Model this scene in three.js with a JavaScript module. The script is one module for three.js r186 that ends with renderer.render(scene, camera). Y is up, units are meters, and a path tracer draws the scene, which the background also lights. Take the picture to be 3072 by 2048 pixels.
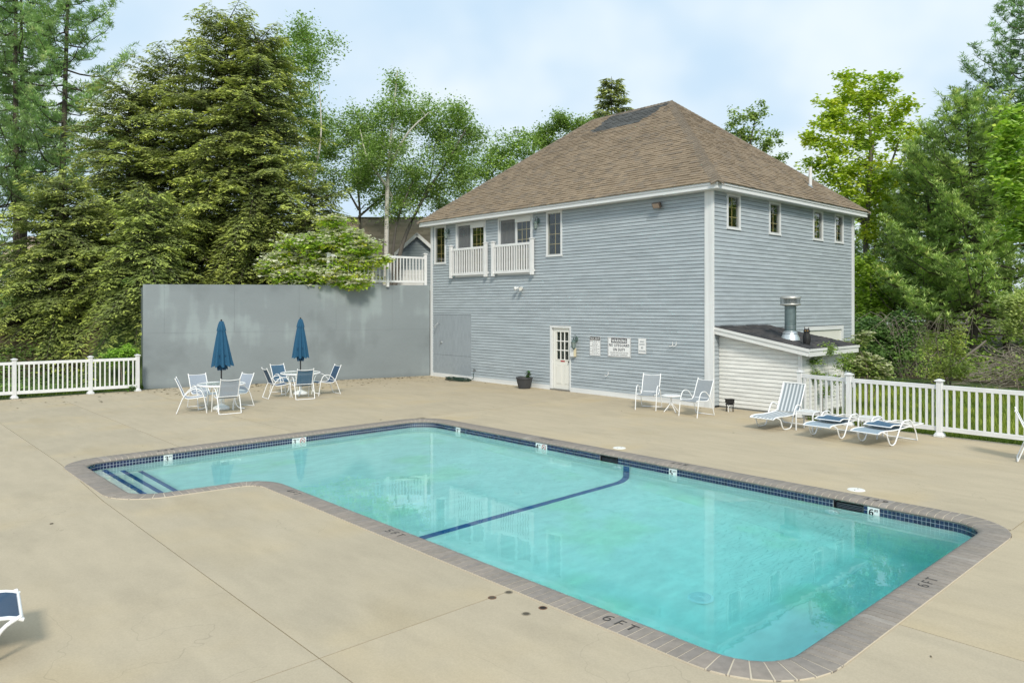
import * as THREE from 'three';
import { mergeGeometries, toCreasedNormals } from 'three/addons/utils/BufferGeometryUtils.js';
import { RoundedBoxGeometry } from 'three/addons/geometries/RoundedBoxGeometry.js';
import { FontLoader } from 'three/addons/loaders/FontLoader.js';
import { TextGeometry } from 'three/addons/geometries/TextGeometry.js';
import { Brush, Evaluator, SUBTRACTION } from 'three-bvh-csg';

// ------------------------------------------------------------------ camera, sky, sun, exposure
const scene = new THREE.Scene();
const W = 1024, H = 682;
const camera = new THREE.PerspectiveCamera(49.36, W / H, 0.1, 600);
camera.position.set(0, 2.85, 0);
camera.rotation.set(0, -0.74578, 0);
camera.setViewOffset(W, H, 0, 35.6, W, H);          // a level lens shifted down keeps the verticals upright
const renderer = new THREE.WebGLRenderer({ antialias: true });
renderer.setSize(W, H);
renderer.toneMapping = THREE.LinearToneMapping;
renderer.toneMappingExposure = 1.34;
renderer.shadowMap.enabled = true;

function rngOf(seed) { let a = seed >>> 0; return () => { a = (a + 0x6D2B79F5) | 0; let t = Math.imul(a ^ (a >>> 15), 1 | a); t = (t + Math.imul(t ^ (t >>> 7), 61 | t)) ^ t; return ((t ^ (t >>> 14)) >>> 0) / 4294967296; }; }
const hash2 = (x, y, s) => { let h = Math.imul(x, 374761393) + Math.imul(y, 668265263) + Math.imul(s, 974711); h = Math.imul(h ^ (h >>> 13), 1274126177); return ((h ^ (h >>> 16)) >>> 0) / 4294967296; };
const sm = t => t * t * (3 - 2 * t), lerp = (a, b, t) => a + (b - a) * t, clamp = (v, a = 0, b = 1) => Math.min(b, Math.max(a, v));
const sstep = (a, b, v) => sm(clamp((v - a) / (b - a)));
function noise2(x, y, s, px = 0, py = 0) {           // value noise, tileable when px / py are given
  const xi = Math.floor(x), yi = Math.floor(y), u = sm(x - xi), v = sm(y - yi), m = (n, p) => p ? ((n % p) + p) % p : n;
  const a = hash2(m(xi, px), m(yi, py), s), b = hash2(m(xi + 1, px), m(yi, py), s), c = hash2(m(xi, px), m(yi + 1, py), s), d = hash2(m(xi + 1, px), m(yi + 1, py), s);
  return lerp(lerp(a, b, u), lerp(c, d, u), v);
}
function fbm(x, y, s, oct = 4, px = 0, py = 0) { let r = 0, a = 0.5, n = 0; for (let k = 0; k < oct; k++) { r += a * noise2(x, y, s + k * 17, px, py); n += a; a *= 0.5; x *= 2; y *= 2; px *= 2; py *= 2; } return r / n; }

{ // a bright, thinly clouded sky: blue showing through a high veil, a few soft clouds
  const w = 1024, h = 512, d = new Float32Array(w * h * 4);
  for (let j = 0; j < h; j++) for (let i = 0; i < w; i++) {
    const el = ((j + 0.5) / h - 0.5) * Math.PI, az = (i / w) * Math.PI * 2, e = Math.max(0, Math.sin(el));
    const X = Math.cos(az) / (e + 0.35), Y = Math.sin(az) / (e + 0.35);
    let c = fbm(X * 2.3 + 11.3, Y * 2.3 + 4.1, 5, 5) * 0.65 + fbm(X * 5 + 3.7, Y * 6 + 9.1, 9, 4) * 0.35;
    c = sstep(0.30, 0.68, c) * 0.9 + 0.07;
    const low = Math.exp(-e * 5.5);                   // paler towards the horizon
    const veil = clamp(c + low * 0.55);
    const blue = [0.425, 0.575, 0.725], white = [0.635, 0.715, 0.765];
    const k = (j * w + i) * 4;
    for (let n = 0; n < 3; n++) d[k + n] = lerp(blue[n], white[n], veil) * (el < 0 ? 0.55 : 1) ;
    d[k + 3] = 1;
  }
  const sky = new THREE.DataTexture(d, w, h, THREE.RGBAFormat, THREE.FloatType);
  sky.mapping = THREE.EquirectangularReflectionMapping; sky.magFilter = sky.minFilter = THREE.LinearFilter; sky.wrapS = THREE.RepeatWrapping; sky.needsUpdate = true;
  scene.background = sky; scene.environment = sky;
}
const sun = new THREE.DirectionalLight(new THREE.Color(1, 0.93, 0.80), 2.2);   // the sun behind thin cloud: high, behind the camera's left shoulder
sun.position.set(-14, 34, 20); sun.castShadow = true; sun.shadow.radius = 21; sun.shadow.mapSize.set(2048, 2048);
Object.assign(sun.shadow.camera, { left: -45, right: 45, top: 45, bottom: -45, near: 1, far: 160 });
sun.target.position.set(10, 0, -14); scene.add(sun, sun.target);

// ------------------------------------------------------------------ helpers
const V = (x, y, z) => new THREE.Vector3(x, y, z), R = d => d * Math.PI / 180;
const counts = {};
function numbered(n) { const c = counts[n] = (counts[n] ?? -1) + 1; return c ? `${n}_${String(c).padStart(3, '0')}` : n; }
function thing(name, label, category, pos = [0, 0, 0], turn = 0, group) {
  const o = new THREE.Group(); o.name = numbered(name); o.position.set(...pos); o.rotation.y = turn; scene.add(o);
  o.userData = { label, category }; if (group) o.userData.group = group; return o;
}
function part(parent, name, geos, mat, label) {
  const g = Array.isArray(geos) ? merge(geos) : geos;
  const m = new THREE.Mesh(g, mat); m.name = name; m.castShadow = m.receiveShadow = true; parent.add(m); if (label) m.userData.label = label; return m;
}
function struct(name, geos, mat, label) { const m = part(scene, numbered(name), geos, mat); m.userData = { kind: 'structure' }; if (label) m.userData.label = label; return m; }
function copyOf(root, label, pos, turn = 0, group) {
  const c = root.clone(); c.name = numbered(root.name.replace(/_\d{3}$/, '')); c.position.set(...pos); c.rotation.y = turn; c.userData = { ...root.userData, label }; if (group) c.userData.group = group; scene.add(c); return c;
}
function merge(list) {
  const flat = list.flat(9).map(g => { let q = g.index ? g.toNonIndexed() : g; for (const k of Object.keys(q.attributes)) if (!['position', 'normal', 'uv', 'color'].includes(k)) q.deleteAttribute(k); return q; });
  const anyColor = flat.some(g => g.attributes.color);
  for (const g of flat) { if (!g.attributes.uv) g.setAttribute('uv', new THREE.BufferAttribute(new Float32Array(g.attributes.position.count * 2), 2)); if (anyColor && !g.attributes.color) g.setAttribute('color', new THREE.BufferAttribute(new Float32Array(g.attributes.position.count * 3).fill(1), 3)); }
  return flat.length === 1 ? flat[0] : mergeGeometries(flat);
}
function metric(geo, ox = 0, oy = 0) {               // uv in metres by the face's main direction
  const g = geo.index ? geo.toNonIndexed() : geo, p = g.attributes.position, n = g.attributes.normal, uv = new Float32Array(p.count * 2);
  for (let i = 0; i < p.count; i++) {
    const a = Math.abs(n.getX(i)), b = Math.abs(n.getY(i)), c = Math.abs(n.getZ(i));
    let u, v; if (b >= a && b >= c) { u = p.getX(i); v = p.getZ(i); } else if (a >= c) { u = p.getZ(i); v = p.getY(i); } else { u = p.getX(i); v = p.getY(i); }
    uv[2 * i] = u + ox; uv[2 * i + 1] = v + oy;
  }
  g.setAttribute('uv', new THREE.BufferAttribute(uv, 2)); return g;
}
const box = (w, h, d, x = 0, y = 0, z = 0) => new THREE.BoxGeometry(w, h, d).translate(x, y, z);
const span = (x0, x1, y0, y1, z0, z1) => box(x1 - x0, y1 - y0, z1 - z0, (x0 + x1) / 2, (y0 + y1) / 2, (z0 + z1) / 2);
const rbox = (w, h, d, r, x = 0, y = 0, z = 0, s = 2) => new RoundedBoxGeometry(w, h, d, s, r).translate(x, y, z);
const cyl = (r0, r1, h, x = 0, y = 0, z = 0, n = 16) => new THREE.CylinderGeometry(r0, r1, h, n).translate(x, y, z);   // r0 top
const lathe = (pts, n = 20) => new THREE.LatheGeometry(pts.map(p => new THREE.Vector2(...p)), n);
function pipe(pts, r = 0.0125, bend = 0.08, sides = 8, step = 0.05) {   // a bent tube with rounded corners and closed ends
  const P = pts.map(p => V(...p)), path = new THREE.CurvePath(); let at = P[0];
  for (let i = 1; i < P.length - 1; i++) {
    const a = P[i - 1], b = P[i], c = P[i + 1], q = Math.min(bend, b.distanceTo(a) * 0.48, b.distanceTo(c) * 0.48);
    const s = b.clone().addScaledVector(a.clone().sub(b).normalize(), q), e = b.clone().addScaledVector(c.clone().sub(b).normalize(), q);
    if (at.distanceTo(s) > 1e-4) path.add(new THREE.LineCurve3(at, s)); path.add(new THREE.QuadraticBezierCurve3(s, b, e)); at = e;
  }
  path.add(new THREE.LineCurve3(at, P[P.length - 1]));
  const n = Math.max(6, Math.ceil(path.getLength() / step));
  const t = new THREE.TubeGeometry(path, n, r, sides, false);
  return [t, new THREE.SphereGeometry(r, sides, 4).translate(P[0].x, P[0].y, P[0].z), new THREE.SphereGeometry(r, sides, 4).translate(at = P[P.length - 1].x, P[P.length - 1].y, P[P.length - 1].z)];
}
function tubeAlong(pts, r, sides = 8, n = 24, closed = false) { return new THREE.TubeGeometry(new THREE.CatmullRomCurve3(pts.map(p => V(...p)), closed), n, r, sides, closed); }
function prismXZ(pts, y0, y1) {                       // a slab over the outline [[x, z], ...]
  const s = new THREE.Shape(pts.map(p => new THREE.Vector2(p[0], -p[1])));
  return new THREE.ExtrudeGeometry(s, { depth: y1 - y0, bevelEnabled: false }).rotateX(-Math.PI / 2).translate(0, y0, 0);
}
function tint(geo, c) { const n = geo.attributes.position.count, a = new Float32Array(n * 3); for (let i = 0; i < n; i++) a.set(c, i * 3); geo.setAttribute('color', new THREE.BufferAttribute(a, 3)); return geo; }
function tex(size, fn, srgb, h = size) {              // fn(u, v) in 0..1 -> [r, g, b] linear or a number
  const d = new Uint8Array(size * h * 4);
  for (let j = 0; j < h; j++) for (let i = 0; i < size; i++) {
    let c = fn(i / size, j / h); if (typeof c === 'number') c = [c, c, c];
    for (let k = 0; k < 3; k++) { const x = clamp(c[k]); d[(j * size + i) * 4 + k] = 255 * (srgb ? (x <= 0.0031308 ? 12.92 * x : 1.055 * Math.pow(x, 1 / 2.4) - 0.055) : x) + 0.5; }
    d[(j * size + i) * 4 + 3] = 255;
  }
  const t = new THREE.DataTexture(d, size, h); t.wrapS = t.wrapT = THREE.RepeatWrapping; t.magFilter = THREE.LinearFilter; t.minFilter = THREE.LinearMipmapLinearFilter; t.generateMipmaps = true;
  if (srgb) t.colorSpace = THREE.SRGBColorSpace; t.needsUpdate = true; return t;
}
function scaled(t, su, sv = su) { const c = t.clone(); c.repeat.set(1 / su, 1 / sv); c.needsUpdate = true; return c; }   // su, sv: metres for one repeat
const lin = (r, g, b) => new THREE.Color().setRGB(r, g, b);
const std = (c, rough = 0.7, extra = {}) => new THREE.MeshStandardMaterial({ color: lin(...c), roughness: rough, ...extra });
const grain = tex(256, (u, v) => 0.5 + 0.5 * (fbm(u * 32, v * 32, 3, 4, 32, 32) - 0.5) * 1.6);                      // shared fine relief
const mottle = tex(256, (u, v) => { const n = fbm(u * 6, v * 6, 41, 5, 6, 6); return 0.86 + 0.28 * (n - 0.5) + 0.10 * (fbm(u * 64, v * 64, 44, 2, 64, 64) - 0.5); }, true);
const streak = tex(256, (u, v) => { const n = fbm(u * 24, v * 3, 61, 4, 24, 3); return 0.9 + 0.22 * (n - 0.5); }, true);

const M = {
  white: std([0.80, 0.81, 0.80], 0.42, { map: scaled(mottle, 1.7) }),
  vinyl: std([0.83, 0.84, 0.845], 0.42, { map: scaled(mottle, 0.9, 1.3) }),
  trim: std([0.80, 0.82, 0.83], 0.5, { map: scaled(mottle, 1.9) }),
  frame: new THREE.MeshPhysicalMaterial({ color: lin(0.86, 0.87, 0.88), roughness: 0.3, clearcoat: 0.3, clearcoatRoughness: 0.25 }),
  siding: std([0.415, 0.472, 0.512], 0.6, { map: scaled(mottle, 3.7, 1.3) }),
  siding2: std([0.402, 0.458, 0.498], 0.6, { map: scaled(mottle, 3.1, 1.1) }),
  siding3: std([0.43, 0.486, 0.525], 0.62, { map: scaled(mottle, 2.7, 1.2) }),
  gap: std([0.045, 0.052, 0.058], 0.9), shed: std([0.82, 0.82, 0.785], 0.55, { map: scaled(mottle, 2.9, 1.1) }),  // gap: painted lap shadow tone for the backing behind the clapboards
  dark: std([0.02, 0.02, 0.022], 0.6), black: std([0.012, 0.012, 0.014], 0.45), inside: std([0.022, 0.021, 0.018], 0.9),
  muntin: std([0.50, 0.36, 0.16], 0.5), steel: std([0.55, 0.57, 0.58], 0.32, { metalness: 0.9 }), galv: std([0.42, 0.47, 0.48], 0.42, { metalness: 0.75, map: scaled(mottle, 0.6) }),
  verd: std([0.10, 0.15, 0.14], 0.55, { metalness: 0.3 }), lampGlass: new THREE.MeshPhysicalMaterial({ color: lin(0.75, 0.82, 0.78), roughness: 0.15, transmission: 0.8, thickness: 0 }),
  pane: new THREE.MeshPhysicalMaterial({ color: lin(0.9, 0.93, 0.92), roughness: 0.02, transmission: 1, thickness: 0, ior: 1.52 }),
};
const fonts = { bold: await new FontLoader().loadAsync('fonts/droid/droid_sans_bold.typeface.json'), regular: await new FontLoader().loadAsync('fonts/droid/droid_sans_regular.typeface.json') };
function words(text, size, depth = 0.002, font = 'bold', sx = 1) {   // raised lettering centred on its middle, in the xy plane
  const g = new TextGeometry(text, { font: fonts[font], size, depth, curveSegments: 3 }); g.computeBoundingBox(); const b = g.boundingBox;
  return g.translate(-(b.min.x + b.max.x) / 2, -(b.min.y + b.max.y) / 2, 0).scale(sx, 1, 1);
}

// ------------------------------------------------------------------ terrain
const upper = 3.55;
function groundAt(x, z) {
  const dip = sstep(-2.2, 1.5, x) * (1 - sstep(12.2, 14.5, x)) * sstep(-19, -16, z) * (1 - sstep(-2, 0.6, z));   // under the pool
  let y = -0.16 - 2.6 * dip;
  if (z < -26) {                                       // bank behind the fence and the filled terrace behind the wall
    const wallZ = -27.2 + (x - 7.98) * 0.26 - 0.35;
    const bank = upper * sstep(-29.3, -38, z) * (1 - sstep(7, 8.2, x) * (1 - sstep(-32, -36, z)));
    const fill = z < wallZ ? upper * sstep(5.2, 8.6, x) * sstep(wallZ - 1.3, wallZ - 3.2 - 5 * (1 - sstep(6, 9, x)), z) : 0;
    y = Math.max(y, Math.max(bank, fill) + (z < -28 ? 0.25 * (noise2(x * 0.4, z * 0.4, 7) - 0.5) : 0));
  }
  if (z < -24 && x > 8) { const wallZ = -27.2 + (x - 7.98) * 0.26 - 0.3; if (z < wallZ) y = Math.max(y, upper * sstep(wallZ - 1.25, wallZ - 1.6, z) * (x > 18.5 ? 1 - sstep(26, 36, x) * (1 - sstep(-28, -40, z)) : 1)); }
  if (x > 20) y += 0.22 * (noise2(x * 0.25, z * 0.25, 13) - 0.5) * sstep(20, 26, x) + 1.6 * sstep(38, 75, Math.hypot(x, z)) * sstep(20, 30, x) * (z > -24 ? 1 : 0.3);
  return y;
}
{
  const litter = tex(512, (u, v) => { const a = fbm(u * 10, v * 10, 71, 5, 10, 10), b = noise2(u * 120, v * 120, 72, 120, 120); return [0.060 + 0.05 * b * a, 0.048 + 0.035 * b * a, 0.026 + 0.02 * b * a]; }, true);
  const turf = tex(512, (u, v) => { const a = fbm(u * 9, v * 9, 81, 5, 9, 9), b = noise2(u * 150, v * 150, 82, 150, 150); return [0.052 + 0.05 * a * b, 0.085 + 0.07 * a * b, 0.020 + 0.015 * b]; }, true);
  const make = (x0, x1, z0, z1, step, keep) => {
    const pos = [], idx = [], id = new Map(); const at = (i, j) => { const k = i * 100000 + j; if (!id.has(k)) { const x = x0 + i * step, z = z0 + j * step; id.set(k, pos.length / 3); pos.push(x, groundAt(x, z), z); } return id.get(k); };
    const nx = Math.round((x1 - x0) / step), nz = Math.round((z1 - z0) / step);
    for (let i = 0; i < nx; i++) for (let j = 0; j < nz; j++) if (keep(x0 + (i + 0.5) * step, z0 + (j + 0.5) * step)) idx.push(at(i, j), at(i, j + 1), at(i + 1, j), at(i + 1, j), at(i, j + 1), at(i + 1, j + 1));
    const g = new THREE.BufferGeometry(); g.setAttribute('position', new THREE.Float32BufferAttribute(pos, 3)); g.setIndex(idx); g.computeVertexNormals();
    const uv = []; for (let k = 0; k < pos.length; k += 3) uv.push(pos[k], pos[k + 2]); g.setAttribute('uv', new THREE.Float32BufferAttribute(uv, 2)); return g;
  };
  const lawn = (x, z) => (x > 17 && z > -12 && x + z * 0.2 < 31) || (x < 9 && z > -31.5 && z < -24) ;
  const fineArea = (x, z) => x > -20 && x < 70 && z > -80 && z < 20;
  struct('ground', merge([make(-20, 70, -80, 20, 1, (x, z) => !lawn(x, z)), make(-200, 240, -260, 60, 10, (x, z) => !fineArea(x, z))]), std([1, 1, 1], 0.95, { map: scaled(litter, 3.1), bumpMap: scaled(grain, 0.8), bumpScale: 0.03 }), 'brown woodland floor of leaf litter and needles');
  struct('lawn', make(-20, 70, -80, 20, 1, lawn), std([1, 1, 1], 0.95, { map: scaled(turf, 2.7), bumpMap: scaled(grain, 0.5), bumpScale: 0.03 }), 'green grass strip outside the white fences');
}

// ------------------------------------------------------------------ pool outline
function roundPoly(pts, n = 10) {                      // [[x, z, radius], ...] -> outline with arcs
  const out = [], N = pts.length;
  for (let i = 0; i < N; i++) {
    const a = pts[(i + N - 1) % N], b = pts[i], c = pts[(i + 1) % N], r = b[2];
    const u = [a[0] - b[0], a[1] - b[1]], w = [c[0] - b[0], c[1] - b[1]], lu = Math.hypot(...u), lw = Math.hypot(...w);
    u[0] /= lu; u[1] /= lu; w[0] /= lw; w[1] /= lw;
    const half = Math.acos(clamp(u[0] * w[0] + u[1] * w[1], -1, 1)) / 2, t = r / Math.tan(half), bl = Math.hypot(u[0] + w[0], u[1] + w[1]);
    const cx = b[0] + (u[0] + w[0]) / bl * r / Math.sin(half), cz = b[1] + (u[1] + w[1]) / bl * r / Math.sin(half);
    const p0 = [b[0] + u[0] * t, b[1] + u[1] * t], p1 = [b[0] + w[0] * t, b[1] + w[1] * t];
    let a0 = Math.atan2(p0[1] - cz, p0[0] - cx), a1 = Math.atan2(p1[1] - cz, p1[0] - cx), da = a1 - a0; while (da > Math.PI) da -= 2 * Math.PI; while (da < -Math.PI) da += 2 * Math.PI;
    for (let k = 0; k <= n; k++) out.push([cx + r * Math.cos(a0 + da * k / n), cz + r * Math.sin(a0 + da * k / n)]);
  }
  return out;
}
const corners = [[3.38, -15.18, 0.42], [11.07, -15.18, 0.6], [11.07, -2.87, 0.45], [5.38, -2.87, 0.5], [5.38, -11.76, 0.62], [3.38, -11.97, 0.5]];
const inner = roundPoly(corners);
function offset(line, d) {                             // outward for this winding (d > 0), closed
  const N = line.length; return line.map((p, i) => { const a = line[(i + N - 1) % N], c = line[(i + 1) % N]; const tx = c[0] - a[0], tz = c[1] - a[1], l = Math.hypot(tx, tz) || 1; return [p[0] + tz / l * d, p[1] - tx / l * d]; });
}
const COPE = 0.335;
const waterY = -0.155, depthAt = z => lerp(0.92, 1.12, sstep(-15, -8.8, z)) + 0.72 * sstep(-8.9, -3.6, z);   // below the water
const csg = new Evaluator(); csg.useGroups = false; csg.attributes = ['position', 'normal', 'uv'];
function minus(geo, hole) { const a = new Brush(geo), b = new Brush(hole); a.updateMatrixWorld(); b.updateMatrixWorld(); return csg.evaluate(a, b, SUBTRACTION).geometry; }

// ------------------------------------------------------------------ concrete deck: slabs with sawn joints
{
  const concrete = tex(2048, (u, v) => {
    const a = fbm(u * 5, v * 5, 21, 6, 5, 5), b = fbm(u * 40, v * 12, 25, 4, 40, 12), c = noise2(u * 512, v * 512, 29, 512, 512), e = fbm(u * 3 + 0.3, v * 3, 33, 4, 3, 3);
    const ridge = Math.abs(fbm(u * 4 + 0.2, v * 4, 28, 5, 4, 4) - 0.5), crack = ridge < 0.0022 ? 0.13 * sstep(0.48, 0.6, fbm(u * 3, v * 3, 30, 3, 3, 3)) : 0, pit = c > 0.985 ? 0.10 : 0, smudge = 0.055 * sstep(0.58, 0.74, fbm(u * 7, v * 4, 31, 4, 7, 4));
    const l = 0.95 + 0.15 * (a - 0.5) + 0.14 * (b - 0.5) + 0.10 * (c - 0.5) - crack - pit - smudge, warm = sstep(0.5, 0.8, e) * 0.07;
    return [0.463 * l * (1 + warm * 0.5), 0.394 * l, 0.284 * l * (1 - warm * 1.2)];
  }, true);
  const fine = tex(512, (u, v) => 0.5 + 0.5 * (fbm(u * 60, v * 60, 35, 3, 60, 60) - 0.5) + 0.25 * (noise2(u * 20, v * 200, 37, 20, 200) - 0.5));
  const tones = [[1, 1, 1], [0.97, 0.975, 0.98], [1.02, 1.01, 0.985], [0.985, 0.975, 0.955]].map(t => std(t, 0.86, { map: scaled(concrete, 5.3), bumpMap: scaled(fine, 1.1), bumpScale: 0.0016 }));
  const hole = prismXZ(offset(inner, COPE + 0.004), -1, 1), g = 0.005;
  const cells = [
    [[[-28, -27.3], [3.1 - g, -27.3], [3.1 - g, -15.3], [2.97 - g, -12], [2.93 - g, -5.47 - g], [-28, -5.47 - g]], 0],
    [[[3.1 + g, -27.3], [5.25 - g, -27.25], [5.25 - g, -5.47 - g], [2.93 + g, -5.47 - g], [2.97 + g, -12], [3.1 + g, -15.3]], 1],
    [[[5.25 + g, -27.25], [7.75 - g, -27.1], [7.75 - g, -14], [5.25 + g, -14]], 0],
    [[[7.75 + g, -27.3], [18.62, -27.3], [18.62, -15.48 - g], [11.2, -15.48 - g], [11.2, -14], [7.75 + g, -14]], 3],
    [[[11.0, -15.48 + g], [18.62, -15.48 + g], [18.62, -8.75], [18.0, -8.7], [18.0, -2.62 - g], [11.0, -2.62 - g]], 2],
    [[[-28, -5.47 + g], [2.93 - g, -5.47 + g], [2.8 - g, 9], [-28, 9]], 1],
    [[[2.93 + g, -5.47 + g], [5.3, -5.47 + g], [5.3, -3.2], [7.06 - g, -3.2], [7.06 - g, 9], [2.8 + g, 9]], 0],
    [[[7.06 + g, -3], [11.1 - g, -3], [11.1 - g, -2.62 + g], [18.0, -2.62 + g], [18.0, 9], [7.06 + g, 9]], 2],
  ];
  const deck = new THREE.Group(); deck.name = 'pool_deck'; deck.userData = { kind: 'structure', label: 'tan concrete pool deck with sawn joints' }; scene.add(deck);
  cells.forEach(([o, t], i) => { let q = minus(prismXZ(o, -0.12, 0), hole); part(deck, 'concrete_slab', metric(q, i * 1.37, i * 2.11), tones[t]); });
  const bed = minus(prismXZ([[-28, -27.25], [18.6, -27.25], [18.6, -8.8], [17.95, -8.8], [17.95, 8.9], [-28, 8.9]], -0.10, -0.012), hole);
  part(deck, 'joint_bed', bed, std([0.10, 0.085, 0.06], 0.95));
}

// ------------------------------------------------------------------ swimming pool
const pool = thing('swimming_pool', 'L-shaped swimming pool with grey brick coping and dark blue waterline tile', 'swimming pool');
{
  const plaster = tex(512, (u, v) => { const a = fbm(u * 5, v * 5, 91, 5, 5, 5), b = fbm(u * 22, v * 44, 93, 4, 22, 44), s = sstep(0.52, 0.72, fbm(u * 3 + 0.7, v * 3, 97, 4, 3, 3)); const l = 0.93 + 0.14 * (a - 0.5) + 0.20 * (b - 0.5); return [0.80 * l * (1 - 0.10 * s), 0.88 * l * (1 - 0.02 * s), 0.84 * l * (1 - 0.16 * s)]; }, true);
  const mPl = std([1, 1, 1], 0.8, { map: scaled(plaster, 4.3), side: THREE.DoubleSide });
  const top = -0.168;
  // shell: floor follows the depth, a cove joins it to the walls
  const dense = inner.flatMap((p, i) => { const q = inner[(i + 1) % inner.length], n = Math.max(1, Math.ceil(Math.hypot(q[0] - p[0], q[1] - p[1]) / 0.25)); return Array.from({ length: n }, (_, k) => [lerp(p[0], q[0], k / n), lerp(p[1], q[1], k / n)]); });
  const wallPts = offset(dense, -0.012), N = wallPts.length, pos = [], idx = [], uv = [];
  const ringAt = (inset, fy) => offset(dense, -inset).map(p => [p[0], fy(p[1]), p[1]]);
  const rings = [ringAt(0.012, () => top), ...[0, 0.25, 0.5, 0.75, 1].map(t => ringAt(0.012 + 0.28 * (1 - Math.cos(t * Math.PI / 2)), z => waterY - depthAt(z) + 0.30 * (1 - Math.sin(t * Math.PI / 2))))];
  let run = 0; const runs = wallPts.map((p, i) => { const q = wallPts[(i + N - 1) % N]; if (i) run += Math.hypot(p[0] - q[0], p[1] - q[1]); return run; });
  rings.forEach((r, k) => r.forEach((p, i) => { pos.push(...p); uv.push(runs[i], p[1]); }));
  for (let k = 0; k + 1 < rings.length; k++) for (let i = 0; i < N; i++) { const j = (i + 1) % N, a = k * N + i, b = k * N + j, c = a + N, d = b + N; idx.push(a, b, c, b, d, c); }
  const shell = new THREE.BufferGeometry(); shell.setAttribute('position', new THREE.Float32BufferAttribute(pos, 3)); shell.setAttribute('uv', new THREE.Float32BufferAttribute(uv, 2)); shell.setIndex(idx); shell.computeVertexNormals();
  part(pool, 'basin_wall', shell, mPl);
  { // floor sheet cut to the foot of the cove, sloping with the depth
    const foot = offset(inner, -0.013); let x0 = 3.3, x1 = 11.2;
    const pos2 = [], uv2 = [], idx2 = []; const zs = []; for (let k = 0; k <= 110; k++) zs.push(lerp(-15.166, -2.884, k / 110));
    const cross = z => { const xs = []; for (let i = 0; i < foot.length; i++) { const a = foot[i], b = foot[(i + 1) % foot.length]; if ((a[1] <= z) !== (b[1] <= z)) xs.push(a[0] + (z - a[1]) / (b[1] - a[1]) * (b[0] - a[0])); } return xs.sort((p, q) => p - q); };
    zs.forEach(z => { const xs = cross(z); const a = (xs[0] ?? 7) - 0.06, b = (xs[xs.length - 1] ?? 7) + 0.06, y = waterY - depthAt(z) - 0.004; pos2.push(a, y, z, b, y, z); uv2.push(a, z, b, z); });
    for (let k = 0; k + 1 < zs.length; k++) if (cross(zs[k]).length && cross(zs[k + 1]).length) { const a = 2 * k; idx2.push(a, a + 2, a + 1, a + 1, a + 2, a + 3); }
    const fl = new THREE.BufferGeometry(); fl.setAttribute('position', new THREE.Float32BufferAttribute(pos2, 3)); fl.setAttribute('uv', new THREE.Float32BufferAttribute(uv2, 2)); fl.setIndex(idx2); fl.computeVertexNormals();
    part(pool, 'basin_floor', fl, mPl);
  }
  const blue = std([0.010, 0.085, 0.28], 0.35);
  [[3.80, 0.10], [4.11, 0.36], [4.42, 0.62]].forEach(([x, d], i) => {      // entry steps with a blue nosing each
    const s = part(pool, 'step', metric(span(3.3, x, waterY - 1.05, waterY - d, -15.17, -12.0)), mPl);
    part(s, 'step_nosing', span(x - 0.085, x + 0.004, waterY - d - 0.07, waterY - d + 0.004, -15.16, -11.99), blue);
  });
  { // blue line over the floor and up the wall, where the bottom starts to fall away
    const z0 = -8.86, z1 = -8.72, yb = waterY - depthAt(-8.8) + 0.006, prof = [[5.40, yb]]; for (let k = 0; k <= 8; k++) { const t = k / 8 * Math.PI / 2; prof.push([11.05 - 0.29 + 0.285 * Math.sin(t) - 0.006, yb + 0.30 * (1 - Math.cos(t))]); } prof.push([11.045, -0.21]);
    const p = [], ix = []; prof.forEach(([x, y], i) => { p.push(x, y, z0, x, y, z1); if (i) { const a = 2 * i - 2; ix.push(a, a + 1, a + 2, a + 1, a + 3, a + 2); } });
    const g = new THREE.BufferGeometry(); g.setAttribute('position', new THREE.Float32BufferAttribute(p, 3)); g.setIndex(ix); g.computeVertexNormals();
    part(pool, 'depth_line', g, std([0.01, 0.095, 0.30], 0.4, { side: THREE.DoubleSide }));
  }
  { // drain on the floor, return fittings in the walls
    const fit = std([0.86, 0.9, 0.9], 0.4), y = waterY - depthAt(-5.2) + 0.01;
    const ringsG = [lathe([[0, 0.03], [0.13, 0.022], [0.17, 0]], 24)]; for (let k = 1; k < 6; k++) ringsG.push(new THREE.TorusGeometry(0.025 * k, 0.005, 4, 24).rotateX(Math.PI / 2).translate(0, 0.032, 0));
    part(pool, 'main_drain', merge(ringsG).translate(8.0, y, -5.2), std([0.75, 0.85, 0.88], 0.5));
    for (const [x, z, ax] of [[11.02, -9.0, 1], [11.02, -4.9, 1], [9.2, -2.95, 0], [5.44, -6.2, 1], [5.44, -4.2, 1]]) part(pool, 'return_fitting', merge([new THREE.CylinderGeometry(0.1, 0.11, 0.03, 20), new THREE.TorusGeometry(0.05, 0.01, 6, 18).rotateX(Math.PI / 2).translate(0, 0.015, 0)]).rotateZ(ax ? Math.PI / 2 : 0).rotateX(ax ? 0 : Math.PI / 2).translate(x, -0.42, z), fit);
  }
  // coping bricks, bull-nosed towards the water
  const lenOf = []; let L = 0; inner.forEach((p, i) => { lenOf.push(L); const q = inner[(i + 1) % inner.length]; L += Math.hypot(q[0] - p[0], q[1] - p[1]); });
  const outerL = offset(inner, COPE);
  function station(s) { s = ((s % L) + L) % L; let i = inner.length - 1; while (lenOf[i] > s) i--; const j = (i + 1) % inner.length, d = (j ? lenOf[j] : L) - lenOf[i], t = d > 1e-6 ? (s - lenOf[i]) / d : 0; return [[lerp(inner[i][0], inner[j][0], t), lerp(inner[i][1], inner[j][1], t)], [lerp(outerL[i][0], outerL[j][0], t), lerp(outerL[i][1], outerL[j][1], t)]]; }
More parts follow.
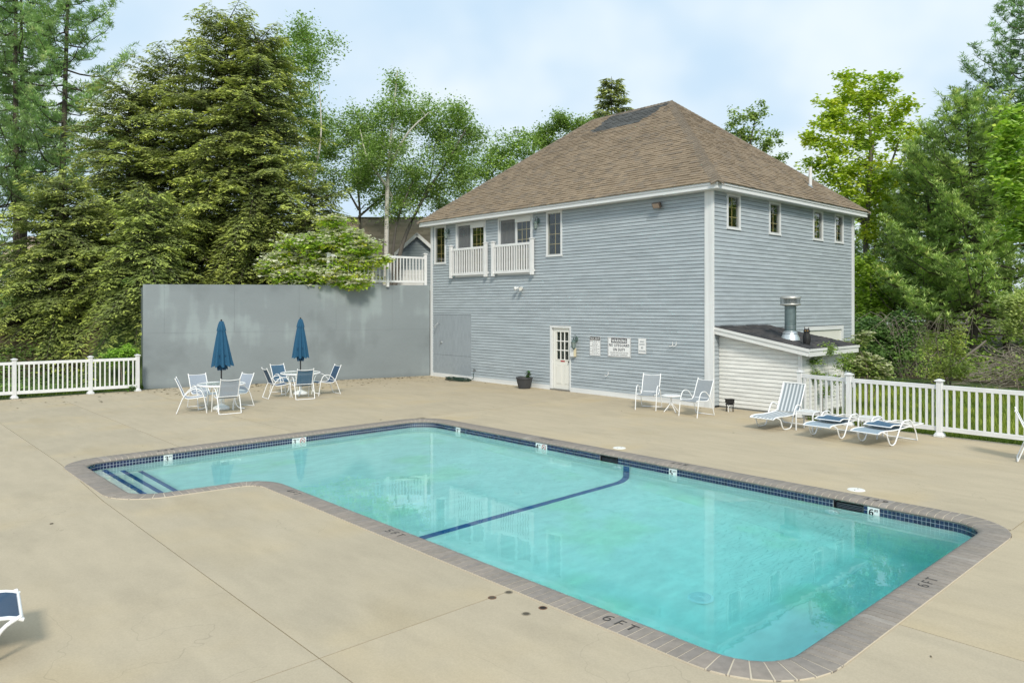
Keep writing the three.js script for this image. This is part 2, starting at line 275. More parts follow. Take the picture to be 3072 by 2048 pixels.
  const prof = [[1, -0.05], [1, 0.010], [0.985, 0.014], [0.25, 0.016], [0.12, 0.012], [0.03, 0.001], [-0.05, -0.015], [-0.065, -0.028], [-0.045, -0.042], [0.02, -0.05]];   // share of the width, height
  function brick(s0, s1, lift = 0) {
    const A = station(s0), B = station(s1), p = [], n = prof.length, at = (S, q) => [lerp(S[0][0], S[1][0], q[0]), q[1] + lift, lerp(S[0][1], S[1][1], q[0])];
    const quad = (a, b, c, d) => p.push(...a, ...b, ...c, ...a, ...c, ...d);
    for (let k = 0; k < n; k++) { const q = prof[k], w = prof[(k + 1) % n]; quad(at(A, q), at(A, w), at(B, w), at(B, q)); }
    for (let k = 1; k + 1 < n; k++) { p.push(...at(A, prof[0]), ...at(A, prof[k + 1]), ...at(A, prof[k]), ...at(B, prof[0]), ...at(B, prof[k]), ...at(B, prof[k + 1])); }
    const g = new THREE.BufferGeometry(); g.setAttribute('position', new THREE.Float32BufferAttribute(p, 3)); g.computeVertexNormals(); return toCreasedNormals(g, 0.7);
  }
  const rb = rngOf(5), pitch = 0.104, nB = Math.round(L / pitch), list = [];
  const brickTex = scaled(mottle, 0.34);
  const mB = [[0.285, 0.250, 0.215], [0.298, 0.262, 0.228], [0.27, 0.24, 0.21], [0.312, 0.272, 0.235], [0.275, 0.245, 0.218], [0.34, 0.305, 0.27]].map(c => std(c, 0.85, { map: brickTex, bumpMap: scaled(grain, 0.3), bumpScale: 0.002 }));
  for (let i = 0; i < nB; i++) { const s0 = i * L / nB + 0.0045, s1 = (i + 1) * L / nB - 0.0045, c = station((s0 + s1) / 2)[0]; list.push({ g: metric(brick(s0, s1, (rb() - 0.5) * 0.0016), rb(), rb()), d: Math.hypot(c[0], c[1]), m: Math.floor(rb() * 5.12) }); }
  list.sort((a, b) => a.d - b.d);
  list.forEach((b, i) => { if (i < 300) part(pool, 'coping_brick', b.g, mB[b.m]); });
  const rest = part(pool, 'coping_bricks', list.slice(300).map(b => b.g), mB[0]); rest.userData = { kind: 'stuff' };
  const bedPos = []; const bedN = 500; for (let i = 0; i < bedN; i++) { const A = station(i * L / bedN), B = station((i + 1) * L / bedN); const f = (S, t, y) => [lerp(S[0][0], S[1][0], t), y, lerp(S[0][1], S[1][1], t)]; const ys = [[-0.035, -0.04], [-0.045, -0.018], [0.03, -0.0025], [0.12, 0.0088], [0.25, 0.0126], [1.0, 0.0112], [1.02, -0.1]]; for (let k = 0; k + 1 < ys.length; k++) { const a = f(A, ...ys[k]), b = f(A, ...ys[k + 1]), c = f(B, ...ys[k + 1]), d = f(B, ...ys[k]); bedPos.push(...a, ...c, ...b, ...a, ...d, ...c); } }
  const bedG = new THREE.BufferGeometry(); bedG.setAttribute('position', new THREE.Float32BufferAttribute(bedPos, 3)); bedG.computeVertexNormals();
  part(pool, 'mortar_bed', bedG, std([0.58, 0.51, 0.40], 0.9, { side: THREE.DoubleSide }));
  // waterline tiles: two rows above the water and one below, on pale grout
  const tiles = [], nT = Math.round(L / 0.0556), rt = rngOf(9);
  const arc = (x, z) => { let b = 0, bd = 9; for (let i = 0; i < nT; i++) { const p = station((i + 0.5) * L / nT)[0], d = Math.hypot(p[0] - x, p[1] - z); if (d < bd) { bd = d; b = i; } } return b; }, skip = new Set();
  const skim = [[11.07, -9.27], [11.07, -4.72]].map(([x, z]) => { const i = arc(x, z); for (let k = -3; k <= 4; k++) skip.add(i + k); return station((i + 1) * L / nT)[0]; });
  const markers = [['3', 4.88, -15.18, 0], ['3', 7.60, -15.18, 1], ['3', 11.07, -13.85, 0], ['4', 11.07, -11.10, 1], ['5', 11.07, -7.77, 0], ['6', 11.07, -4.30, 0]].map(([t, x, z, nd]) => { const i = arc(x, z), n = nd ? [-2, 3] : [-1, 1]; for (let k = n[0]; k <= n[1]; k++) skip.add(i + k); return [t, ...station((i + (nd ? 1 : 0.5)) * L / nT)[0], nd]; });
  for (let i = 0; i < nT; i++) { const A = station(i * L / nT + 0.0042)[0], B = station((i + 1) * L / nT - 0.0042)[0], cx = (A[0] + B[0]) / 2, cz = (A[1] + B[1]) / 2;
    if (skip.has(i)) continue;
    const len = Math.hypot(B[0] - A[0], B[1] - A[1]), ang = -Math.atan2(B[1] - A[1], B[0] - A[0]);
    for (let k = 0; k < 2; k++) { const b = rt(), c = [0.006 + 0.010 * b, 0.014 + 0.016 * b, 0.05 + 0.05 * b]; tiles.push(tint(new THREE.BoxGeometry(len, 0.0475, 0.012).rotateX((rt() - 0.5) * 0.02).rotateY(ang).translate(cx, -0.052 - 0.0245 - 0.056 * k, cz), c)); }
  }
  const tm = part(pool, 'waterline_tiles', tiles, new THREE.MeshPhysicalMaterial({ vertexColors: true, roughness: 0.12, clearcoat: 0.6, clearcoatRoughness: 0.08 })); tm.userData = { kind: 'stuff' };
  const groutPts = [offset(inner, 0.002), offset(inner, 0.0021)], gp = []; for (let i = 0; i < inner.length; i++) { const j = (i + 1) % inner.length, a = groutPts[0][i], b = groutPts[0][j]; const cx = (a[0] + b[0]) / 2, cz = (a[1] + b[1]) / 2; const q = (p, y) => [p[0], y, p[1]];
    // cut the grout back where the skimmer throats open
    const segs = [[0, 1]]; if (Math.abs(a[0] - b[0]) < 0.01 && a[0] > 11) { segs.length = 0; let t0 = 0; const tz = z => (z - a[1]) / (b[1] - a[1]); for (const [, z] of skim) { const u = tz(z - 0.222), w = tz(z + 0.222); segs.push([t0, Math.min(u, w)]); t0 = Math.max(u, w); } segs.push([t0, 1]); }
    for (const [t0, t1] of segs) { const A = [lerp(a[0], b[0], t0), lerp(a[1], b[1], t0)], B = [lerp(a[0], b[0], t1), lerp(a[1], b[1], t1)]; gp.push(...q(A, -0.04), ...q(A, -0.172), ...q(B, -0.172), ...q(A, -0.04), ...q(B, -0.172), ...q(B, -0.04)); } }
  const gg = new THREE.BufferGeometry(); gg.setAttribute('position', new THREE.Float32BufferAttribute(gp, 3)); gg.computeVertexNormals(); part(pool, 'tile_grout', gg, std([0.80, 0.82, 0.84], 0.85, { side: THREE.DoubleSide }));
  for (const [x, z] of skim) { // skimmer throats: dark boxes with slatted weir
    const b = part(pool, 'skimmer', [span(x + 0.004, x + 0.3, -0.31, -0.295, z - 0.216, z + 0.216), span(x + 0.004, x + 0.3, -0.076, -0.064, z - 0.216, z + 0.216), span(x + 0.004, x + 0.3, -0.295, -0.076, z - 0.224, z - 0.214), span(x + 0.004, x + 0.3, -0.295, -0.076, z + 0.214, z + 0.224), span(x + 0.29, x + 0.31, -0.3, -0.07, z - 0.216, z + 0.216)], M.dark);
    part(b, 'weir_flap', [0, 1, 2].map(k => span(x + 0.02, x + 0.03, -0.15 + 0.022 * k, -0.137 + 0.022 * k, z - 0.19, z + 0.19)), std([0.03, 0.035, 0.05], 0.5));
  }
  const mT = std([0.80, 0.83, 0.83], 0.25), mK = std([0.012, 0.012, 0.014], 0.5), mR = std([0.45, 0.04, 0.03], 0.5);
  for (const [d, x, z, nd] of markers) { // depth markers let into the tile row
    const onFar = z < -15, ry = onFar ? 0 : -Math.PI / 2, put = g => g.rotateY(ry).translate(x + (onFar ? 0 : -0.004), 0, z + (onFar ? 0.004 : 0));
    const t0 = nd ? -0.083 : 0;
    const t = part(pool, 'depth_marker', put(rbox(0.161, 0.152, 0.014, 0.003, t0, -0.128, 0)), mT);
    part(t, 'lettering', [put(words(d, 0.095, 0.003).translate(t0 - 0.03, -0.122, 0.0075)), put(words('FT', 0.034, 0.003).translate(t0 + 0.042, -0.092, 0.0075))], mK);
    if (nd) { const u = part(pool, 'no_diving_marker', put(rbox(0.161, 0.152, 0.014, 0.003, 0.083, -0.128, 0)), mT);
      part(u, 'no_diving_ring', [put(new THREE.TorusGeometry(0.055, 0.007, 6, 28).scale(1, 1, 0.25).translate(0.078, -0.122, 0.008)), put(box(0.105, 0.011, 0.003).rotateZ(-0.75).translate(0.078, -0.122, 0.009))], mR);
      part(u, 'no_diving_figure', [put(tubeAlong([[0.05, -0.14, 0.009], [0.075, -0.115, 0.009], [0.10, -0.103, 0.009]], 0.006, 5, 8)), put(new THREE.SphereGeometry(0.009, 8, 6).scale(1, 1, 0.3).translate(0.048, -0.145, 0.009))], mK); }
  }
  // painted depths on the coping
  const paint = (text, x, z, turn, sz = 0.105) => part(pool, 'lettering', words(text, sz, 0.002, 'regular', 1.1).rotateX(-Math.PI / 2).rotateY(turn).translate(x, 0.0165, z), std([0.05, 0.048, 0.045], 0.8));
  paint('5 F T', 5.215, -7.80, -Math.PI / 2); paint('6 F T', 5.215, -4.22, -Math.PI / 2, 0.115); paint('6 F T', 8.30, -2.70, 0, 0.105); paint('4 F T', 5.22, -10.55, -Math.PI / 2); paint('6 F T', 11.26, -4.35, Math.PI / 2); paint('3 F T', 4.9, -15.35, Math.PI, 0.11); paint('5 F T', 11.26, -7.75, Math.PI / 2); paint('4 F T', 11.26, -11.1, Math.PI / 2);
}
{ // the water: one closed body, softly rippled on top
  const o = offset(inner, 0.06).map(p => new THREE.Vector2(p[0], -p[1])), s = new THREE.Shape(o);
  const g = metric(new THREE.ExtrudeGeometry(s, { depth: 2.1, bevelEnabled: false }).rotateX(-Math.PI / 2).translate(0, waterY - 2.1, 0));
  const rip = tex(512, (u, v) => 0.55 * fbm(u * 7, v * 16, 111, 4, 7, 16) + 0.3 * fbm(u * 26, v * 40, 113, 3, 26, 40) + 0.15 * noise2(u * 90, v * 70, 117, 90, 70));
  struct('water', g, new THREE.MeshPhysicalMaterial({ color: 0xffffff, roughness: 0, transmission: 1, thickness: 1, ior: 1.333, attenuationColor: lin(0.31, 0.925, 0.965), attenuationDistance: 4.5, bumpMap: scaled(rip, 7.3), bumpScale: 0.0013 }), 'clear turquoise pool water');
}

// ------------------------------------------------------------------ pool house
const X0 = 18.16, ZC = -11.4, ZL = -24.5, XR = 27.42, EAVE = 6.07;
const faceFront = new THREE.Matrix4().makeTranslation(X0, 0, 0).multiply(new THREE.Matrix4().makeRotationY(-Math.PI / 2));   // local (s = z, y, out)
const faceSide = new THREE.Matrix4().makeTranslation(0, 0, ZC);                                                              // local (s = x, y, out)
const on = (Mx, gs) => merge([gs]).applyMatrix4(Mx);
const house = thing('pool_house', 'two-storey blue-grey clapboard pool house with a brown hipped shingle roof', 'building');
const rh = rngOf(77);
function board(s0, s1, y0, y1, tTop = 0.004, tBot = 0.022) {
  const sag = (rh() - 0.5) * 0.003, tb = tBot + (rh() - 0.5) * 0.004;
  y0 += 0.0135; const v = [[s0, y0 + sag, 0], [s1, y0 - sag, 0], [s1, y1, 0], [s0, y1, 0], [s0, y0 + sag, tb], [s1, y0 - sag, tb], [s1, y1, tTop], [s0, y1, tTop]], f = [[4, 5, 6, 7], [0, 1, 5, 4], [3, 7, 6, 2], [0, 4, 7, 3], [1, 2, 6, 5]], p = [];
  for (const [a, b, c, d] of f) p.push(...v[a], ...v[b], ...v[c], ...v[a], ...v[c], ...v[d]);
  const g = new THREE.BufferGeometry(); g.setAttribute('position', new THREE.Float32BufferAttribute(p, 3)); g.computeVertexNormals();
  return metric(g, rh() * 7, rh() * 7);
}
function clad(parent, Mx, s0, s1, y0, y1, exposure, holes, mats, topAt) {   // clapboards split round the openings and at butt joints
  for (let y = y0; y < y1 - 0.01; y += exposure) {
    const ye = Math.min(y + exposure + 0.006, y1); let ivs = [[s0, s1]];
    if (topAt) { ivs = []; const lim = topAt(y + exposure); if (lim > s0 + 0.05) ivs.push([s0, Math.min(s1, lim)]); }
    const extra = [];
    for (const [a, b, c, d] of holes) if (d > y && c < y + exposure) {
      ivs = ivs.flatMap(([p, q]) => b <= p || a >= q ? [[p, q]] : [[p, a], [b, q]].filter(([m, n]) => n - m > 0.02));
      if (c > y + 0.008) extra.push([a, b, y, c]); if (d < y + exposure - 0.008) extra.push([a, b, d, ye]);
    }
    const pieces = []; for (const [p, q] of ivs) { let a = p; while (q - a > 4.4) { const l = 2.4 + rh() * 2.4; if (q - a - l < 0.5) break; pieces.push([a, a + l - 0.0015, y, ye]); a += l; } pieces.push([a, q, y, ye]); }
    for (const [a, b, c, d] of [...pieces, ...extra]) part(parent, 'clapboard', on(Mx, board(a, b, c, d)), mats[Math.floor(rh() * mats.length)]);
  }
}
const sidingMats = [M.siding, M.siding, M.siding2, M.siding3];
// openings: s0, s1, y0, y1
const frontWin = [[-24.28, -23.53, 4.52, 6.06], [-17.90, -17.16, 4.52, 6.06]], doors = [[-22.88, -21.09, 3.98, 6.04], [-20.39, -18.57, 3.98, 6.05]], entry = [-17.72, -16.76, 0, 2.18], shower = [-24.32, -21.95, 0.14, 2.49];
const sideWin = [[18.85, 19.58], [21.26, 21.98], [24.2, 24.93], [25.85, 26.54]].map(a => [...a, 5.04, 6.06]), hatch = [23.57, 26.5, 0.1, 2.16];
clad(house, faceFront, ZL + 0.1, ZC - 0.25, 0.14, EAVE + 0.02, 0.105, [...frontWin, ...doors, entry, shower], sidingMats);
clad(house, faceSide, X0 + 0.02, XR - 0.18, 0.05, EAVE + 0.02, 0.118, [...sideWin, hatch], sidingMats);
part(house, 'wall', [span(X0 + 0.35, XR - 0.1, -0.2, 6.05, ZL + 0.35, ZC - 0.35), span(XR - 0.1, XR - 0.02, -0.2, 6.05, ZL, ZC - 0.02), span(X0, XR - 0.1, -0.2, 6.05, ZL, ZL + 0.08)], M.siding2);
{ // backing skin coloured dark to paint the lap shadows between boards, left out behind the windows
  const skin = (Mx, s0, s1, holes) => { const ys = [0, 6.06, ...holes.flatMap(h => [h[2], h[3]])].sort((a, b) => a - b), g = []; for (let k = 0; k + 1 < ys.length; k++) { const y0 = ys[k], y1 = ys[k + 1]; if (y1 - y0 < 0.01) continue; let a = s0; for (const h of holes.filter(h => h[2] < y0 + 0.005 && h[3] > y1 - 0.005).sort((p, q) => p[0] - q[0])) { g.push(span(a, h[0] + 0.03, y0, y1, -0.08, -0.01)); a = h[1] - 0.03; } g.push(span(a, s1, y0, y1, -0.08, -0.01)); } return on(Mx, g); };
  part(house, 'lap_shadow_backing', [skin(faceFront, ZL + 0.02, ZC - 0.06, [...frontWin, ...doors, entry]), skin(faceSide, X0 + 0.06, XR - 0.12, sideWin)], M.gap);
}
// trim: corner boards, water table, frieze, fascia and soffit
part(house, 'corner_board', on(faceFront, span(ZC - 0.25, ZC + 0.035, -0.05, 6.06, -0.02, 0.035)), M.trim);
part(house, 'corner_board', on(faceSide, span(X0 - 0.032, X0 + 0.01, -0.05, 6.06, -0.1, 0.032)), M.trim);
part(house, 'corner_board', on(faceFront, span(ZL - 0.03, ZL + 0.10, 0, 6.06, -0.05, 0.03)), M.trim);
part(house, 'corner_board', on(faceSide, span(XR - 0.18, XR + 0.03, -0.1, 6.06, -0.1, 0.032)), M.trim);
part(house, 'base_board', on(faceFront, [span(ZL + 0.1, -17.73, 0.0, 0.15, -0.03, 0.028), span(-16.75, ZC - 0.25, 0.0, 0.15, -0.03, 0.028)]), M.trim);
const ov = 0.36, ex0 = X0 - ov, ex1 = XR + ov, ez0 = ZL - ov, ez1 = ZC + ov;
part(house, 'soffit', [span(ex0 + 0.02, ex1 - 0.02, 6.065, 6.085, ez0 + 0.02, ez1 - 0.02)], M.trim);
part(house, 'fascia', [span(ex0, ex0 + 0.025, 6.06, 6.215, ez0, ez1), span(ex1 - 0.025, ex1, 6.06, 6.215, ez0, ez1), span(ex0 + 0.025, ex1 - 0.025, 6.06, 6.215, ez1 - 0.025, ez1), span(ex0 + 0.025, ex1 - 0.025, 6.06, 6.215, ez0, ez0 + 0.025)], M.trim);
part(house, 'crown_strip', [span(ex0 - 0.03, ex0 - 0.002, 6.17, 6.235, ez0 - 0.03, ez1 + 0.03), span(ex0 - 0.002, ex1 + 0.03, 6.17, 6.235, ez1 + 0.002, ez1 + 0.03), span(ex1 + 0.002, ex1 + 0.03, 6.17, 6.235, ez0 - 0.03, ez1 + 0.002)], M.trim);
part(house, 'frieze_board', [on(faceFront, span(ZL + 0.1, ZC - 0.25, 5.985 + 0.075, 6.064, -0.02, 0.03))], M.trim);

// windows
function windowAt(Mx, [a, b, c, d], cols, rows, name = 'window', muntinMat = M.muntin) {
  const t = 0.062, z0 = -0.05, w = part(house, name, on(Mx, [span(a, a + t, c + t, d - t, z0, 0.036), span(b - t, b, c + t, d - t, z0, 0.036), span(a, b, d - t, d, z0, 0.038), span(a - 0.012, b + 0.012, c, c + t, z0, 0.046)]), M.trim);
  const i = t + 0.028; part(w, 'sash', on(Mx, [span(a + t, a + i, c + i, d - i, -0.06, 0.012), span(b - i, b - t, c + i, d - i, -0.06, 0.012), span(a + t, b - t, d - i, d - t, -0.06, 0.012), span(a + t, b - t, c + t, c + i, -0.06, 0.012)]), std([0.35, 0.36, 0.35], 0.5));
  const A = a + i, B = b - i, C = c + i, D = d - i, bars = [];
  for (let k = 1; k < cols; k++) bars.push(span(lerp(A, B, k / cols) - 0.009, lerp(A, B, k / cols) + 0.009, C, D, -0.052, -0.036));
  for (let k = 1; k < rows; k++) bars.push(span(A, B, lerp(C, D, k / rows) - 0.009, lerp(C, D, k / rows) + 0.009, -0.0505, -0.0375));
  part(w, 'muntin', on(Mx, bars), muntinMat);
  part(w, 'pane', on(Mx, span(A, B, C, D, -0.028, -0.022)), M.pane);
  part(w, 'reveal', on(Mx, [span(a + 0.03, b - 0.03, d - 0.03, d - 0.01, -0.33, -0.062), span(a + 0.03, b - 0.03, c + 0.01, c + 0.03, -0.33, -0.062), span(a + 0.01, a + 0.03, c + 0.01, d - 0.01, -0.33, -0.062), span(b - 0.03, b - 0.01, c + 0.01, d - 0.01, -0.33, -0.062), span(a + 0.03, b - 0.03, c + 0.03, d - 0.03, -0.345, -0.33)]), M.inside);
  return w;
}
frontWin.forEach(r => windowAt(faceFront, r, 2, 4)); sideWin.forEach(r => windowAt(faceSide, r, 2, 3));

// sliding doors above the small railings
for (const [a, b, c, d] of doors) {
  const t = 0.055, m = (a + b) / 2 + 0.02, w = part(house, 'sliding_door', on(faceFront, [span(a, a + t, c, d - t, -0.06, 0.034), span(b - t, b, c, d - t, -0.06, 0.034), span(a, b, d - t, d, -0.06, 0.036), span(a, b, c - 0.02, c + 0.05, -0.06, 0.05)]), M.trim);
  const panel = (s0, s1, z, head, cols, mm, screen) => {
    const st = 0.075, A = s0 + st, B = s1 - st, C = c + 0.16, D = d - t - head;
    part(w, 'door_panel', on(faceFront, [span(s0, A, c + 0.05, d - t, z - 0.03, z), span(B, s1, c + 0.05, d - t, z - 0.03, z), span(A, B, D, d - t, z - 0.03, z - 0.002), span(A, B, c + 0.05, C, z - 0.03, z - 0.002)]), M.trim);
    const bars = []; for (let k = 1; k < cols; k++) bars.push(span(lerp(A, B, k / cols) - 0.01, lerp(A, B, k / cols) + 0.01, C, D, z - 0.045, z - 0.032)); for (let k = 1; k < 5; k++) bars.push(span(A, B, lerp(C, D, k / 5) - 0.01, lerp(C, D, k / 5) + 0.01, z - 0.044, z - 0.033));
    part(w, 'muntin', on(faceFront, bars), mm);
    part(w, 'pane', on(faceFront, span(A, B, C, D, z - 0.022, z - 0.016)), M.pane);
    if (screen) part(w, 'insect_screen', on(faceFront, span(s0 + 0.03, s1, c + 0.06, d - t - 0.03, z + 0.004, z + 0.006)), new THREE.MeshStandardMaterial({ color: lin(0.20, 0.21, 0.22), roughness: 0.8, transparent: true, opacity: 0.52 }));
  };
  panel(a + t + 0.02, m, -0.02, 0.13, 3, std([0.42, 0.40, 0.36], 0.6), true);
  panel(m + 0.005, b - t, 0.012, 0.075, 3, M.muntin, false);
  part(w, 'shade_box', on(faceFront, rbox(b - t - m - 0.02, 0.17, 0.05, 0.01, (m + b - t) / 2, d - t - 0.09, 0.038)), std([0.66, 0.67, 0.65], 0.6));
  part(w, 'center_stile', on(faceFront, span(m - 0.012, m + 0.03, c + 0.05, d - t, -0.05, 0.03)), std([0.5, 0.52, 0.53], 0.5));
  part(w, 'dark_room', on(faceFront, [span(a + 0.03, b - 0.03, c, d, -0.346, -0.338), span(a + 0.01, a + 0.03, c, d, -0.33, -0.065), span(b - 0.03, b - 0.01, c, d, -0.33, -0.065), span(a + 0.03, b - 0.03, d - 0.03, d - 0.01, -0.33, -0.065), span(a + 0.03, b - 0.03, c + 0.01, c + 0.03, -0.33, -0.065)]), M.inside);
}
// vinyl railings: posts with caps, rails and balusters
function post(parent, x, z, y0, y1, w = 0.105, skirt = true, turn = 0) {
  const p = part(parent, 'post', rbox(w, y1 - y0 - 0.035, w, 0.008).rotateY(turn).translate(x, (y0 + y1 - 0.035) / 2, z), M.vinyl);
  part(p, 'post_cap', [rbox(w + 0.055, 0.028, w + 0.055, 0.008).rotateY(turn).translate(x, y1 - 0.04, z), new THREE.CylinderGeometry(0.03, (w + 0.04) * 0.7071, 0.03, 4).rotateY(Math.PI / 4 + turn).translate(x, y1 - 0.012, z)], M.vinyl);
  if (skirt) part(p, 'post_skirt', [rbox(w + 0.075, 0.045, w + 0.075, 0.008).rotateY(turn).translate(x, y0 + 0.024, z), new THREE.CylinderGeometry((w + 0.012) * 0.7071, (w + 0.075) * 0.7071, 0.055, 4).rotateY(Math.PI / 4 + turn).translate(x, y0 + 0.072, z)], M.vinyl);
  return p;
}
function railBay(parent, a, b, y0, y1, { n, top = 0.075, bottom = 0.075, bw = 0.036 } = {}) {   // a, b: [x, z]; rails with balusters between two posts
  const dx = b[0] - a[0], dz = b[1] - a[1], l = Math.hypot(dx, dz), t = -Math.atan2(dz, dx), mid = [(a[0] + b[0]) / 2, (a[1] + b[1]) / 2], put = g => g.rotateY(t).translate(mid[0], 0, mid[1]);
  part(parent, 'rail', put(rbox(l - 0.09, top, 0.05, 0.008, 0, y1 - top / 2, 0)), M.vinyl); part(parent, 'rail', put(rbox(l - 0.09, bottom, 0.05, 0.008, 0, y0 + bottom / 2, 0)), M.vinyl);
  const N = n ?? Math.round(l / 0.145) - 1;
  for (let k = 1; k <= N; k++) part(parent, 'baluster', put(box(bw, y1 - y0 - top - bottom + 0.006, bw, l * (k / (N + 1) - 0.5), (y0 + bottom + y1 - top) / 2, 0)), M.vinyl);
}
for (const [a, b, i] of [[-23.05, -20.97, 0], [-20.55, -18.50, 1]]) {
  const x = X0 - 0.13, t = part(house, 'balcony_railing', on(faceFront, [a, b].map(s => span(s - 0.04, s + 0.04, 4.05, 4.13, 0.0, 0.10))), M.vinyl);
  const post3 = (s) => { part(t, 'post', rbox(0.115, 1.25, 0.115, 0.008, x, 4.555, s), M.vinyl); part(t, 'post_cap', [rbox(0.16, 0.026, 0.16, 0.008, x, 5.19, s), new THREE.CylinderGeometry(0.03, 0.105, 0.03, 4).rotateY(Math.PI / 4).translate(x, 5.215, s)], M.vinyl); };
  post3(a); post3(b); railBay(t, [x, a], [x, b], 4.02, 5.08, { n: i ? 15 : 14, top: 0.09, bottom: 0.10, bw: 0.042 });
}
{ // entry door
  const [a, b] = entry, d = part(house, 'entry_door', on(faceFront, [span(a, a + 0.085, 0, 2.11, -0.06, 0.034), span(b - 0.05, b, 0, 2.11, -0.06, 0.034), span(a, b, 2.11, 2.18, -0.06, 0.037)]), M.trim);
  const A = a + 0.105, B = b - 0.05, gA = -17.45, gB = -16.91, gy0 = 1.05, gy1 = 1.97, z = -0.03, cream = std([0.74, 0.735, 0.69], 0.45);
  part(d, 'door_leaf', on(faceFront, [span(A, gA, 0.05, 2.105, z - 0.035, z), span(gB, B, 0.05, 2.105, z - 0.035, z), span(gA, gB, gy1, 2.105, z - 0.035, z), span(gA, gB, 0.05, gy0, z - 0.035, z)]), cream);
  part(d, 'lite_frame', on(faceFront, [span(gA - 0.035, gA, gy0 - 0.035, gy1 + 0.035, z, z + 0.014), span(gB, gB + 0.035, gy0 - 0.035, gy1 + 0.035, z, z + 0.014), span(gA, gB, gy1, gy1 + 0.035, z, z + 0.014), span(gA, gB, gy0 - 0.035, gy0, z, z + 0.014)]), cream);
  part(d, 'muntin', on(faceFront, [1, 2].flatMap(k => [span(lerp(gA, gB, k / 3) - 0.016, lerp(gA, gB, k / 3) + 0.016, gy0, gy1, z - 0.012, z + 0.008), span(gA, gB, lerp(gy0, gy1, k / 3) - 0.016, lerp(gy0, gy1, k / 3) + 0.016, z - 0.011, z + 0.007)])), std([0.82, 0.82, 0.79], 0.45));
  part(d, 'pane', on(faceFront, span(gA, gB, gy0, gy1, z - 0.024, z - 0.018)), M.pane);
  part(d, 'curtain', on(faceFront, Array.from({ length: 14 }, (_, k) => cyl(0.022, 0.022, 0.9, lerp(gA, gB, (k + 0.5) / 14), 1.5, -0.14, 8))), std([0.10, 0.10, 0.10], 0.9));
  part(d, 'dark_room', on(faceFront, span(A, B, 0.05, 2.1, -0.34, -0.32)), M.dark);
  for (const [p, q] of [[-17.46, -17.24], [-17.08, -16.88]]) part(d, 'raised_panel', on(faceFront, [rbox(q - p, 0.62, 0.016, 0.007, (p + q) / 2, 0.55, z + 0.001), span(p - 0.022, q + 0.022, 0.218, 0.232, z, z + 0.008), span(p - 0.022, q + 0.022, 0.868, 0.882, z, z + 0.008), span(p - 0.022, p - 0.008, 0.232, 0.868, z, z + 0.008), span(q + 0.008, q + 0.022, 0.232, 0.868, z, z + 0.008)]), cream);
  part(d, 'door_knob', on(faceFront, [new THREE.SphereGeometry(0.028, 12, 8).translate(-16.855, 0.98, z + 0.05), cyl(0.012, 0.012, 0.05).rotateX(Math.PI / 2).translate(-16.855, 0.98, z + 0.02)]), M.black);
  part(d, 'door_sign', on(faceFront, rbox(0.19, 0.045, 0.005, 0.002, -17.175, 0.99, z + 0.004)), std([0.42, 0.02, 0.03], 0.5));
  part(d, 'threshold', on(faceFront, span(a + 0.02, b - 0.02, 0.0, 0.045, -0.08, 0.05)), std([0.20, 0.19, 0.17], 0.5));
}
{ // painted shower panel beside the concrete wall
  const p = part(house, 'shower_panel', on(faceFront, [span(shower[0], shower[1], 0.90, shower[3], -0.008, 0.02), span(shower[0], shower[1], 0.15, 0.893, -0.008, 0.0185)]), std([0.335, 0.38, 0.42], 0.55, { map: scaled(streak, 0.5, 0.5) }));
  part(p, 'shower_head', on(faceFront, [...pipe([[-23.93, 2.14, 0.02], [-23.93, 2.16, 0.1], [-23.99, 2.06, 0.2]], 0.011, 0.05), cyl(0.014, 0.036, 0.06).rotateX(0.7).translate(-24.0, 2.03, 0.22)]), M.steel);
  part(p, 'shower_valve', on(faceFront, [cyl(0.065, 0.07, 0.015, 0, 0, 0, 20).rotateX(Math.PI / 2).translate(-23.82, 1.39, 0.026), cyl(0.024, 0.028, 0.07).rotateX(Math.PI / 2).translate(-23.82, 1.39, 0.06), rbox(0.02, 0.1, 0.02, 0.006, -23.82, 1.345, 0.09)]), M.steel);
}
{ // hatch seen over the lean-to roof
  const [a, b, , d] = hatch, h = part(house, 'hatch_frame', on(faceSide, [span(a, b, d - 0.13, d, -0.02, 0.05), span(a, a + 0.13, 0, d - 0.13, -0.02, 0.05), span(b - 0.13, b, 0, d - 0.13, -0.02, 0.05)]), M.trim);
  part(h, 'hatch_panel', on(faceSide, span(a + 0.13, b - 0.13, 0, d - 0.13, -0.03, 0.0)), std([0.70, 0.70, 0.65], 0.6));
}
